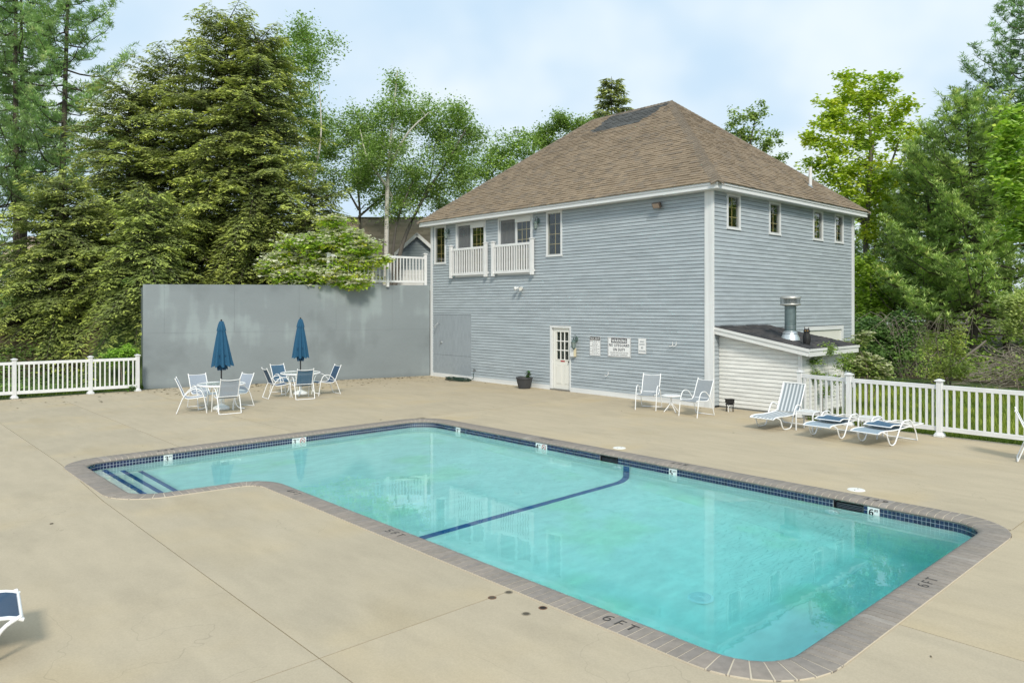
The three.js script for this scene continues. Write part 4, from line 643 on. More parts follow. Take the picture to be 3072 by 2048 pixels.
{ // planter
  const p = thing('plant_pot', 'dark grey ribbed planter pot with a small leafy plant left of the entry door', 'plant pot', [17.72, 0, -18.55]);
  part(p, 'pot', lathe([[0, 0], [0.19, 0.0], [0.21, 0.02], [0.27, 0.27], [0.275, 0.33], [0.295, 0.335], [0.297, 0.385], [0.27, 0.388], [0.262, 0.35]], 32), std([0.045, 0.047, 0.052], 0.55, { side: THREE.DoubleSide })); part(p, 'soil', new THREE.CircleGeometry(0.265, 24).rotateX(-Math.PI / 2).translate(0, 0.352, 0), std([0.035, 0.024, 0.016], 0.95));
  const leaf = [], rr = rngOf(18); for (let k = 0; k < 70; k++) { const a = rr() * 6.28, y = 0.36 + rr() * 0.24, r = 0.12 * (1 - Math.abs(y - 0.46) * 2) * rr(), g = new THREE.PlaneGeometry(0.05, 0.12, 1, 2).rotateX(-0.9 - rr()).rotateY(a).translate(0.05 + r * Math.sin(a), y, 0.14 + r * Math.cos(a)); leaf.push(tint(g, [0.03 + 0.04 * rr(), 0.08 + 0.08 * rr(), 0.02])); }
  part(p, 'foliage', leaf, new THREE.MeshPhysicalMaterial({ vertexColors: true, roughness: 0.6, side: THREE.DoubleSide, transmission: 0.3, thickness: 0 })); part(p, 'stem', tubeAlong([[0.05, 0.34, 0.14], [0.05, 0.5, 0.14], [0.06, 0.58, 0.14]], 0.008, 5, 6), std([0.08, 0.07, 0.03], 0.8));
}
{ // vent box on stakes beside the lean-to
  const t = thing('vent_hood', 'small black vent hood on four stakes beside the lean-to shed', 'vent', [17.9, 0, -10.72], -0.5);
  part(t, 'hood', [rbox(0.19, 0.1, 0.17, 0.01, 0, 0.28, 0), new THREE.CylinderGeometry(0.09, 0.13, 0.04, 4).rotateY(Math.PI / 4).translate(0, 0.21, 0), rbox(0.22, 0.018, 0.2, 0.005, 0, 0.335, 0)], M.black);
  for (const [x, z, w] of [[-0.07, 0.05, 1], [0.07, 0.05, 0], [-0.07, -0.05, 0], [0.07, -0.05, 1]]) part(t, 'stake', cyl(0.014, 0.014, 0.21, x, 0.105, z, 8), w ? M.vinyl : M.black);
}

// ------------------------------------------------------------------ patio furniture
const fab = (a, b) => { const t = tex(64, (u, v) => { const k = (Math.floor(u * 32) + Math.floor(v * 32)) % 2; return [lerp(a[0], b[0], k), lerp(a[1], b[1], k), lerp(a[2], b[2], k)]; }, true); return new THREE.MeshStandardMaterial({ color: 0xffffff, map: scaled(t, 0.12), bumpMap: scaled(t, 0.12), bumpScale: 0.001, roughness: 0.75, side: THREE.DoubleSide, transparent: true, opacity: 0.93 }); };
const F = { slate: fab([0.28, 0.33, 0.40], [0.36, 0.41, 0.48]), grey: fab([0.24, 0.265, 0.29], [0.31, 0.335, 0.36]), navy: fab([0.012, 0.045, 0.10], [0.025, 0.085, 0.17]), blue: fab([0.03, 0.095, 0.175], [0.06, 0.14, 0.235]), pale: fab([0.25, 0.34, 0.42], [0.33, 0.41, 0.48]) };
{ const s = tex(256, (u, v) => { const p = (u * 6) % 1, k = p < 0.52 ? 1 : p < 0.6 ? 0.4 : 0, f = 0.9 + 0.2 * ((Math.floor(v * 128) % 2)); return [lerp(0.62, 0.25, k) * f, lerp(0.65, 0.285, k) * f, lerp(0.67, 0.31, k) * f]; }, true); F.stripe = new THREE.MeshStandardMaterial({ color: 0xffffff, map: s, roughness: 0.8, side: THREE.DoubleSide }); }
function strip(line, w, th = 0.006, sag = 0.0) {       // cloth sling along [[y, z], ...] of width w
  const c = new THREE.CatmullRomCurve3(line.map(p => V(0, p[0], p[1])), false, 'centripetal'), n = 26, P = [], uv = [], idx = [], len = c.getLength();
  for (let k = 0; k <= n; k++) { const p = c.getPointAt(k / n), t = c.getTangentAt(k / n), N = V(0, t.z, -t.y); for (let m = 0; m <= 6; m++) { const x = (m / 6 - 0.5) * w, s = sag * (1 - (2 * m / 6 - 1) ** 2); P.push(x, p.y - N.y * s, p.z - N.z * s); uv.push(m / 6, k / n * len); } }
  for (let k = 0; k < n; k++) for (let m = 0; m < 6; m++) { const a = k * 7 + m; idx.push(a, a + 7, a + 1, a + 1, a + 7, a + 8); }
  const g = new THREE.BufferGeometry(); g.setAttribute('position', new THREE.Float32BufferAttribute(P, 3)); g.setAttribute('uv', new THREE.Float32BufferAttribute(uv, 2)); g.setIndex(idx); g.computeVertexNormals(); return g;
}
function patioChair(label, mat, group) {               // faces +z
  const t = thing('patio_chair', label, 'chair', [0, 0, 0], 0, group), w = 0.285, r = 0.0122;
  for (const s of [-1, 1]) part(t, 'side_frame', pipe([[s * w, 0.0, 0.33], [s * w, 0.46, 0.255], [s * w, 0.645, 0.17], [s * w, 0.655, -0.03], [s * w, 0.46, -0.245], [s * w, 0.015, -0.41]], r, 0.16, 8, 0.03), M.frame);
  part(t, 'floor_bar', pipe([[-w, 0.04, -0.40], [-w, 0.014, -0.415], [w, 0.014, -0.415], [w, 0.04, -0.40]], r, 0.07, 8, 0.03), M.frame);
  const line = [[0.92, -0.44], [0.80, -0.385], [0.60, -0.30], [0.45, -0.235], [0.40, -0.17], [0.392, -0.05], [0.41, 0.12], [0.425, 0.25], [0.405, 0.315]], q = 0.245;
  const back = line.slice(0, 5), rail = s => tubeAlong(line.map(p => [s * q, p[0], p[1]]), r, 8, 48);
  part(t, 'sling_rail', [rail(-1), new THREE.SphereGeometry(0.018, 8, 6).translate(-q, 0.93, -0.443)], M.frame); part(t, 'sling_rail', [rail(1), new THREE.SphereGeometry(0.018, 8, 6).translate(q, 0.93, -0.443)], M.frame);
  part(t, 'cross_bar', [tubeAlong([[-q, 0.905, -0.436], [0, 0.888, -0.452], [q, 0.905, -0.436]], 0.011, 6, 10)], M.frame); part(t, 'cross_bar', tubeAlong([[-w, 0.45, -0.25], [w, 0.45, -0.25]], 0.011, 6, 2), M.frame); part(t, 'cross_bar', tubeAlong([[-q, 0.385, 0.27], [q, 0.385, 0.27]], 0.011, 6, 2), M.frame);
  const cl = [[0.895, -0.428], ...line.slice(1)]; part(t, 'backrest', strip(cl.slice(0, 5), 2 * q - 0.02, 0.006, 0.012), mat); part(t, 'seat', strip(line.slice(4), 2 * q - 0.02, 0.006, 0.014), mat);
  return t;
}
function glassTable(label, pos) {
  const t = thing('patio_table', label, 'table', pos), R0 = 0.62;
  part(t, 'rim', lathe([[R0 - 0.035, 0.70], [R0 - 0.03, 0.716], [R0, 0.718], [R0 + 0.012, 0.70], [R0 + 0.01, 0.672], [R0 - 0.012, 0.664], [R0 - 0.03, 0.672], [R0 - 0.035, 0.70]], 48), M.frame);
  part(t, 'glass_top', new THREE.RingGeometry(0.028, R0 - 0.028, 48, 1).rotateX(-Math.PI / 2).translate(0, 0.706, 0), new THREE.MeshPhysicalMaterial({ color: lin(0.80, 0.90, 0.86), roughness: 0.08, transmission: 0.85, thickness: 0, side: THREE.DoubleSide }));
  for (let k = 0; k < 4; k++) { const a = k * Math.PI / 2 + 0.55, c = Math.cos(a), s = Math.sin(a), P = (r, y) => [c * r, y, s * r]; part(t, 'leg', pipe([P(0.56, 0.675), P(0.42, 0.66), P(0.36, 0.5), P(0.35, 0.2), P(0.44, 0.035), P(0.60, 0.015)], 0.0145, 0.13, 8, 0.03), M.frame); }
  part(t, 'leg_ring', new THREE.TorusGeometry(0.36, 0.009, 6, 36).rotateX(Math.PI / 2).translate(0, 0.45, 0), M.frame); part(t, 'umbrella_collar', lathe([[0.024, 0.715], [0.045, 0.715], [0.045, 0.70], [0.03, 0.69]], 16), M.frame);
  return t;
}
const blueCloth = std([0.010, 0.082, 0.165], 0.8, { side: THREE.DoubleSide, bumpMap: scaled(grain, 0.2), bumpScale: 0.002 }), blueEdge = std([0.008, 0.06, 0.13], 0.8, { side: THREE.DoubleSide });
function umbrella(label, pos, seed, flareA, flare, turn) {   // closed market umbrella
  const t = thing('patio_umbrella', label, 'umbrella', pos, turn), rr = rngOf(seed);
  part(t, 'pole', [cyl(0.019, 0.019, 2.42, 0, 1.23, 0, 14)], std([0.012, 0.012, 0.013], 0.4));
  part(t, 'finial', [new THREE.SphereGeometry(0.026, 10, 8).translate(0, 2.455, 0)], M.black);
  const fold = (y0, y1, R, amp, n, hem, fk = 1) => { const nu = 96, nv = 26, P = [], uv = [], idx = []; const ph = Array.from({ length: 8 }, () => rr() * 0.5);
    for (let j = 0; j <= nv; j++) { const v = j / nv; for (let i = 0; i <= nu; i++) { const a = i / nu * 2 * Math.PI, lobe = 0.5 + 0.5 * Math.cos(n * a + 0.35 * Math.sin(3 * a + seed) + 0.5 * v), fl = Math.pow(Math.max(0, Math.cos(a - flareA)), 5) * flare * fk * v * v;
      let r = R(v) * (1 - amp * (1 - lobe) * (0.45 + 0.55 * v)) + fl * (0.4 + 0.6 * lobe); const y = lerp(y1, y0, v) + hem * v * v * v * (0.5 - lobe) * 0.07 + (v > 0.9 ? fl * 0.25 : 0);
      P.push(r * Math.cos(a), y, r * Math.sin(a)); uv.push(a * 0.2, v); } }
    for (let j = 0; j < nv; j++) for (let i = 0; i < nu; i++) { const a = j * (nu + 1) + i; idx.push(a, a + 1, a + nu + 1, a + 1, a + nu + 2, a + nu + 1); }
    const g = new THREE.BufferGeometry(); g.setAttribute('position', new THREE.Float32BufferAttribute(P, 3)); g.setAttribute('uv', new THREE.Float32BufferAttribute(uv, 2)); g.setIndex(idx); g.computeVertexNormals(); return g; };
  part(t, 'canopy', fold(1.20, 2.36, v => 0.06 + 0.215 * Math.pow(v, 0.85), 0.42, 8, 1), blueCloth);
  part(t, 'inner_folds', fold(1.09, 1.5, v => 0.19 - 0.09 * v, 0.5, 11, 0.6), blueEdge);
  part(t, 'vent_cap', fold(2.17, 2.43, v => 0.045 + 0.085 * Math.pow(v, 0.7), 0.28, 8, 0.35, 0), blueCloth);
  return t;
}
function umbrellaBase(label, pos) { const t = thing('umbrella_base', label, 'umbrella base', pos); part(t, 'dome', lathe([[0.0, 0.16], [0.05, 0.158], [0.07, 0.14], [0.19, 0.085], [0.225, 0.065], [0.232, 0.02], [0.225, 0.0], [0, 0]], 8), std([0.76, 0.77, 0.76], 0.55)); part(t, 'stem', [cyl(0.03, 0.034, 0.22, 0, 0.23, 0, 14), new THREE.SphereGeometry(0.02, 8, 6).translate(0.045, 0.28, 0)], M.white); return t; }
const C1 = [7.99, 0, -20.45], C2 = [11.2, 0, -22.15], deg = (x, z) => Math.atan2(x, z);
glassTable('round white-rimmed glass patio table with the pale slate chairs', C1); glassTable('round white-rimmed glass patio table with the navy blue chairs', C2);
umbrellaBase('white domed umbrella base under the left glass table', C1); umbrellaBase('white domed umbrella base under the right glass table', C2);
umbrella('closed blue umbrella with its cloth flaring to one side, at the slate chairs', C1, 3, 0.35, 0.10, 0.55); umbrella('closed slim blue umbrella at the table with navy chairs', C2, 8, 2, 0.0, 0.2);
const slate = patioChair('pale slate sling chair seen from the side, left of its glass table', F.slate, 'slate sling chairs round the left table'), place = (o, x, z, fx, fz) => { o.position.set(x, 0, z); o.rotation.y = deg(fx, fz); return o; };
place(slate, 7.24, -20.42, 0.93, 0.37);
place(copyOf(slate, 'pale slate sling chair nearest the pool, its back to the pool', [0, 0, 0]), 7.86, -19.80, 0.12, -0.99);
place(copyOf(slate, 'pale slate sling chair behind the left glass table, facing the pool', [0, 0, 0]), 7.74, -21.08, 0.05, 1);
place(copyOf(slate, 'pale slate sling chair right of its glass table, angled to the wall', [0, 0, 0]), 8.45, -20.62, -0.97, 0.3);
const navy = patioChair('navy sling chair seen from the side, left of its glass table', F.navy, 'navy sling chairs round the right table');
place(navy, 10.34, -21.9, 0.99, 0.12);
place(copyOf(navy, 'navy sling chair nearest the pool, its back to the pool', [0, 0, 0]), 10.80, -21.26, 0.22, -0.97); place(copyOf(navy, 'navy sling chair behind the right glass table, close to the grey wall', [0, 0, 0]), 10.98, -22.85, 0.1, 1); place(copyOf(navy, 'navy sling chair right of its glass table, turned to the umbrella', [0, 0, 0]), 11.80, -21.66, -0.98, -0.1);
scene.children.filter(o => o.userData.group === 'navy sling chairs round the right table' && !/its back to|seen from/.test(o.userData.label)).forEach(o => o.traverse(m => { if (m.name === 'backrest' || m.name === 'seat') m.material = /behind/.test(o.userData.label) ? F.blue : F.navy; }));
scene.children.filter(o => /navy sling chair nearest/.test(o.userData.label || '')).forEach(o => o.traverse(m => { if (m.name === 'backrest') m.material = F.blue; }));
const greyC = patioChair('grey sling chair by the blue wall, left of the small round table', F.grey, 'grey sling chairs by the house wall'); place(greyC, 16.74, -12.55, -0.92, 0.4); place(copyOf(greyC, 'grey sling chair by the house corner, right of the small round table', [0, 0, 0]), 16.58, -10.92, -0.99, -0.05);
const edgeChair = patioChair('blue sling chair at the end of the white fence, cut by the picture border', F.blue); edgeChair.userData.label = 'blue sling chair standing alone near the right end of the white fence'; place(edgeChair, 16.33, -3.35, 0.23, 0.97);
{ // small round table between the grey chairs
  const t = thing('side_table', 'small round white table on splayed legs between the two grey chairs', 'table', [16.72, 0, -11.78]);
  part(t, 'table_top', lathe([[0, 0.455], [0.24, 0.455], [0.258, 0.445], [0.258, 0.425], [0.24, 0.42], [0, 0.425]], 32), M.frame); part(t, 'column', cyl(0.018, 0.022, 0.26, 0, 0.3, 0, 10), M.frame);
  for (let k = 0; k < 4; k++) { const a = k * Math.PI / 2 + 0.4; part(t, 'leg', pipe([[0.01 * Math.cos(a), 0.26, 0.01 * Math.sin(a)], [0.08 * Math.cos(a), 0.16, 0.08 * Math.sin(a)], [0.22 * Math.cos(a), 0.01, 0.22 * Math.sin(a)]], 0.011, 0.06, 7, 0.03), M.frame); }
}
// sun loungers: foot end at -z, lying along z
function lounger(label, seatMat, backMat, raised, group, ls = 0) {
  const t = thing('sun_lounger', label, 'sun lounger', [0, 0, 0], 0, group), w = 0.315, q = 0.29, r = 0.0145;
  for (const s of [-1, 1]) {
    if (raised) part(t, 'side_frame', pipe([[s * q, 0.30, -0.62], [s * w, 0.26, -0.52], [s * w, 0.014, -0.40], [s * w, 0.014, -0.03], [s * w, 0.36, 0.10], [s * w, 0.54, 0.22], [s * w, 0.50, 0.42], [s * q, 0.335, 0.56]], r, 0.11, 8, 0.03), M.frame);
    else part(t, 'side_frame', pipe([[s * q, 0.30, -0.62 - ls], [s * w, 0.26, -0.52 - ls], [s * w, 0.014, -0.38 - ls], [s * w, 0.014, -0.20 - ls], [s * w, 0.30, 0.0], [s * w, 0.47, 0.14], [s * w, 0.47, 0.46], [s * w, 0.20, 0.68], [s * w, 0.014, 0.74]], r, 0.09, 8, 0.03), M.frame);
  }
  part(t, 'rear_floor_bar', pipe(raised ? [[-q, 0.32, 0.58], [-q, 0.014, 0.70], [q, 0.014, 0.70], [q, 0.32, 0.58]] : [[-w, 0.03, 0.735], [-w, 0.014, 0.745], [w, 0.014, 0.745], [w, 0.03, 0.735]], r, 0.06, 8, 0.03), M.frame);
  const seat = [[0.275, -0.80], [0.305, -0.72], [0.315, -0.5], [0.30, -0.2], [0.305, 0.1], [0.32, 0.42]], rails = [...seat, [0.325, 0.75], [0.33, 1.05]];
  for (const s of [-1, 1]) part(t, 'sling_rail', tubeAlong(rails.map(p => [s * q, p[0], p[1]]), r, 8, 40), M.frame);
  part(t, 'cross_bar', tubeAlong([[-q, 0.28, -0.79], [q, 0.28, -0.79]], 0.012, 6, 2), M.frame); part(t, 'cross_bar', tubeAlong([[-q, 0.33, 1.04], [q, 0.33, 1.04]], 0.012, 6, 2), M.frame);
  part(t, 'seat', strip(seat, 2 * q - 0.012, 0.006, 0.012), seatMat);
  const back = raised ? [[0.335, 0.40], [0.47, 0.47], [0.72, 0.60], [0.98, 0.72]] : [[0.345, 0.50], [0.40, 0.25], [0.385, 0.05], [0.40, -0.16], [0.37, -0.30]];
  const b = part(t, 'backrest', strip(back, 2 * q - 0.03, 0.006, raised ? 0.01 : -0.02), backMat);
  for (const s of [-1, 1]) part(b, 'back_rail', tubeAlong(back.map(p => [s * (q - 0.012), p[0], p[1]]), 0.0135, 8, 30), M.frame);
  part(b, 'back_bar', tubeAlong([[-q, ...back[back.length - 1]], [q, ...back[back.length - 1]]], 0.0125, 6, 4), M.frame);
  return t;
}
const L1 = lounger('grey and white striped sun lounger with its back raised', F.stripe, F.stripe, true); L1.position.set(16.48, 0, -8.57); L1.rotation.y = deg(1, 0.02);
const L2 = lounger('blue sun lounger with its back folded flat, between the two low tables', F.pale, F.blue, false, 'blue sun loungers folded flat by the fence'); L2.position.set(16.30, 0, -7.2); L2.rotation.y = deg(1, 0.03);
const L3 = copyOf(L2, 'blue sun lounger with its back folded flat, nearest the free stretch of fence', [16.26, 0, -6.12]); L3.rotation.y = deg(0.99, 0.12);
const L4 = lounger('navy blue sun lounger in the near left corner, its foot end towards the pool', F.navy, F.navy, false, undefined, 0.16); L4.position.set(0.28, 0, -7.52); L4.rotation.y = deg(-1, -0.12); L4.scale.setScalar(1.17);
function lowTable(label, pos, turn) {
  const t = thing('low_table', label, 'table', pos, turn, 'low white side tables among the loungers');
  for (const z of [-1, 1]) { const s = part(t, 'leg_loop', pipe([[-0.22, 0.0, z * 0.19], [-0.22, 0.42, z * 0.19], [0.22, 0.42, z * 0.19], [0.22, 0.0, z * 0.19]], 0.019, 0.10, 8, 0.03), M.vinyl); }
  part(t, 'table_top', [rbox(0.40, 0.016, 0.40, 0.006, 0, 0.425, 0)], std([0.66, 0.67, 0.66], 0.5)); part(t, 'apron', [box(0.36, 0.05, 0.012, 0, 0.39, 0.17), box(0.36, 0.05, 0.012, 0, 0.39, -0.17), box(0.012, 0.05, 0.34, -0.2, 0.39, 0), box(0.012, 0.05, 0.34, 0.2, 0.39, 0)], M.vinyl);
  return t;
}
const lt = lowTable('low white side table with rounded legs between the striped and blue loungers', [16.60, 0, -7.92], 0.06);
copyOf(lt, 'low white side table with rounded legs between the two blue loungers', [16.72, 0, -6.58], 0.12);
// small things on the deck
const lid = (label, x, z) => { const t = thing('skimmer_lid', label, 'skimmer lid', [x, 0, z], 0, 'white skimmer lids in the deck'); part(t, 'lid', lathe([[0, 0.008], [0.118, 0.008], [0.127, 0.004], [0.13, 0.0]], 32), std([0.78, 0.77, 0.72], 0.5)); part(t, 'finger_hole', [-1, 1].map(s => cyl(0.011, 0.011, 0.003, s * 0.06, 0.0085, 0, 10)), M.dark); };
lid('round white skimmer lid near the four foot end of the pool edge', 11.69, -9.48); lid('round white skimmer lid near the six foot end of the pool edge', 11.73, -4.83);
[[4.78, -5.46, 'rust-rimmed', 0], [4.99, -5.45, 'gravel-filled', 1], [4.76, -4.96, 'gravel-filled', 1], [4.97, -4.95, 'open dark', 2]].forEach(([x, z, w, k], i) => { const t = thing('anchor_socket', ['rusty anchor socket set in the deck joint', 'rough anchor socket nearest the coping, on the deck joint', 'gravel-filled anchor socket in the open slab by the coping', 'open dark anchor socket with rusty rim by the coping'][i], 'anchor socket', [x, 0.002, z], 0, 'anchor sockets in the deck by the pool');
  part(t, 'rim', new THREE.TorusGeometry(0.036, 0.007, 6, 20).rotateX(Math.PI / 2).scale(1, 0.35, 1), std(k === 1 ? [0.25, 0.22, 0.16] : [0.16, 0.085, 0.05], 0.9)); part(t, 'plug', new THREE.CircleGeometry(0.034, 18).rotateX(-Math.PI / 2).translate(0, 0.001, 0), std(k === 2 ? [0.015, 0.012, 0.01] : [0.10, 0.085, 0.06], 0.95, { bumpMap: scaled(grain, 0.05), bumpScale: 0.004 })); });
{ // leaf litter and specks on the deck
  const rr = rngOf(66), gs = []; const put = (x, z, s) => gs.push(tint(new THREE.PlaneGeometry(s, s * (0.3 + 0.5 * rr()), 2, 1).rotateX(-Math.PI / 2 + (rr() - 0.5) * 0.5).rotateY(rr() * 6.28).translate(x, 0.006 + s * 0.06, z), rr() < 0.6 ? [0.06, 0.045, 0.025] : [0.13, 0.10, 0.05]));
  for (let k = 0; k < 620; k++) { const t = Math.pow(rr(), 0.9), x = lerp(7.8, 18, t), z = -27.1 + (x - 7.95) * 0.257 + Math.pow(rr(), 2.2) * 2.6 + 0.05; if (x < 17.8) put(x, z, 0.03 + 0.06 * rr()); }
  for (let k = 0; k < 150; k++) { const x = -3 + 11 * rr(), z = -27.0 + 0.13 * (x - 4) + Math.pow(rr(), 2) * 3; put(x, z, 0.03 + 0.05 * rr()); }
  for (let k = 0; k < 90; k++) { const x = -6 + 22 * rr(), z = -24 + 22 * rr(); if (x > 2.9 && x < 11.6 && z > -15.7 && z < -2.4) continue; put(x, z, 0.015 + 0.04 * rr()); }
  for (let k = 0; k < 90; k++) { const z = -24 + 12.5 * rr(); put(18.05 - Math.pow(rr(), 2) * 0.5, z, 0.015 + 0.03 * rr()); }
  const m = part(scene, 'fallen_leaves', gs, new THREE.MeshStandardMaterial({ vertexColors: true, roughness: 0.9, side: THREE.DoubleSide })); m.userData = { kind: 'stuff', label: 'dry leaves and specks scattered on the concrete deck' };
}

// ------------------------------------------------------------------ vegetation
class Leaves {
  constructor(n, gain = 2.45) { this.gain = gain; this.p = new Float32Array(n * 12); this.c = new Float32Array(n * 12); this.i = new Uint32Array(n * 6); this.n = 0; this.max = n; }
  // a folded leaf: base, along (unit), side (unit), length, half width, fold
  add(x, y, z, ax, ay, az, sx, sy, sz, len, w, c, fold = 0.15) {
    if (this.n >= this.max) return; const k = this.n++, o = k * 12, v = k * 4, P = this.p;
    let nx = ay * sz - az * sy, ny = az * sx - ax * sz, nz = ax * sy - ay * sx; const m = 0.45 * len, f = fold * w;
    P[o] = x; P[o + 1] = y; P[o + 2] = z;
    P[o + 3] = x + ax * m + sx * w + nx * f; P[o + 4] = y + ay * m + sy * w + ny * f; P[o + 5] = z + az * m + sz * w + nz * f;
    P[o + 6] = x + ax * len; P[o + 7] = y + ay * len; P[o + 8] = z + az * len;
    P[o + 9] = x + ax * m - sx * w + nx * f; P[o + 10] = y + ay * m - sy * w + ny * f; P[o + 11] = z + az * m - sz * w + nz * f;
    for (let q = 0; q < 4; q++) { this.c[o + 3 * q] = Math.min(0.8, c[0] * this.gain); this.c[o + 3 * q + 1] = Math.min(0.8, c[1] * this.gain); this.c[o + 3 * q + 2] = Math.min(0.8, c[2] * this.gain * 0.85); }
    this.i.set([v, v + 1, v + 2, v, v + 2, v + 3], k * 6);
  }
  geo() { const g = new THREE.BufferGeometry(); g.setAttribute('position', new THREE.BufferAttribute(this.p.slice(0, this.n * 12), 3)); g.setAttribute('color', new THREE.BufferAttribute(this.c.slice(0, this.n * 12), 3)); g.setIndex(new THREE.BufferAttribute(this.i.slice(0, this.n * 6), 1)); g.computeVertexNormals(); return g; }
}
const leafMat = (rough = 0.75, tr = 0.35) => new THREE.MeshPhysicalMaterial({ vertexColors: true, roughness: rough, side: THREE.DoubleSide, transmission: tr, thickness: 0, specularIntensity: 0.5 });
const M_leaf = leafMat(0.75, 0.45), M_needle = leafMat(0.85, 0.4), M_flower = leafMat(0.8, 0.3);
const barkTex = tex(256, (u, v) => { const n = fbm(u * 14, v * 5, 301, 5, 14, 5); return 0.65 + 0.7 * (n - 0.2); }, true), birchTex = tex(256, (u, v) => { const a = fbm(u * 4, v * 26, 311, 4, 4, 26), d = sstep(0.60, 0.72, a); return [0.66 - 0.5 * d, 0.63 - 0.48 * d, 0.57 - 0.44 * d]; }, true);
const M_bark = std([0.085, 0.07, 0.056], 0.95, { map: scaled(barkTex, 1, 1), bumpMap: scaled(barkTex, 1, 1), bumpScale: 0.02 }), M_greyBark = std([0.17, 0.155, 0.135], 0.95, { map: scaled(barkTex, 1, 1), bumpMap: scaled(barkTex, 1, 1), bumpScale: 0.015 }), M_birch = std([0.9, 0.9, 0.9], 0.8, { map: scaled(birchTex, 0.6, 0.9) }), M_twig = std([0.17, 0.14, 0.11], 0.95);
function limbGeo(pts, radii, sides = 6) {              // tapering limb through points
  const P = [], uv = [], idx = [], n = pts.length; let run = 0;
  for (let k = 0; k < n; k++) {
    const t = pts[Math.min(k + 1, n - 1)].clone().sub(pts[Math.max(k - 1, 0)]).normalize(), a = Math.abs(t.y) < 0.9 ? V(0, 1, 0) : V(1, 0, 0), u = t.clone().cross(a).normalize(), w = t.clone().cross(u); if (k) run += pts[k].distanceTo(pts[k - 1]);
    for (let m = 0; m <= sides; m++) { const q = m / sides * 2 * Math.PI, r = radii[k]; P.push(pts[k].x + (u.x * Math.cos(q) + w.x * Math.sin(q)) * r, pts[k].y + (u.y * Math.cos(q) + w.y * Math.sin(q)) * r, pts[k].z + (u.z * Math.cos(q) + w.z * Math.sin(q)) * r); uv.push(m / sides * Math.max(1, Math.round(r * 6)), run); }
  }
  for (let k = 0; k + 1 < n; k++) for (let m = 0; m < sides; m++) { const a = k * (sides + 1) + m; idx.push(a, a + 1, a + sides + 1, a + 1, a + sides + 2, a + sides + 1); }
  const g = new THREE.BufferGeometry(); g.setAttribute('position', new THREE.Float32BufferAttribute(P, 3)); g.setAttribute('uv', new THREE.Float32BufferAttribute(uv, 2)); g.setIndex(idx); g.computeVertexNormals(); return g;
}
function wander(a, b, n, amp, rr) { const out = []; for (let k = 0; k <= n; k++) { const t = k / n, w = Math.sin(t * Math.PI) * amp; out.push(V(lerp(a.x, b.x, t) + (rr() - 0.5) * w, lerp(a.y, b.y, t) + (rr() - 0.5) * w * 0.6, lerp(a.z, b.z, t) + (rr() - 0.5) * w)); } return out; }
const mix3 = (a, b, t) => [lerp(a[0], b[0], t), lerp(a[1], b[1], t), lerp(a[2], b[2], t)];
const VIEW = -0.7458;                                   // trees keep x across and z in depth as seen from the pool

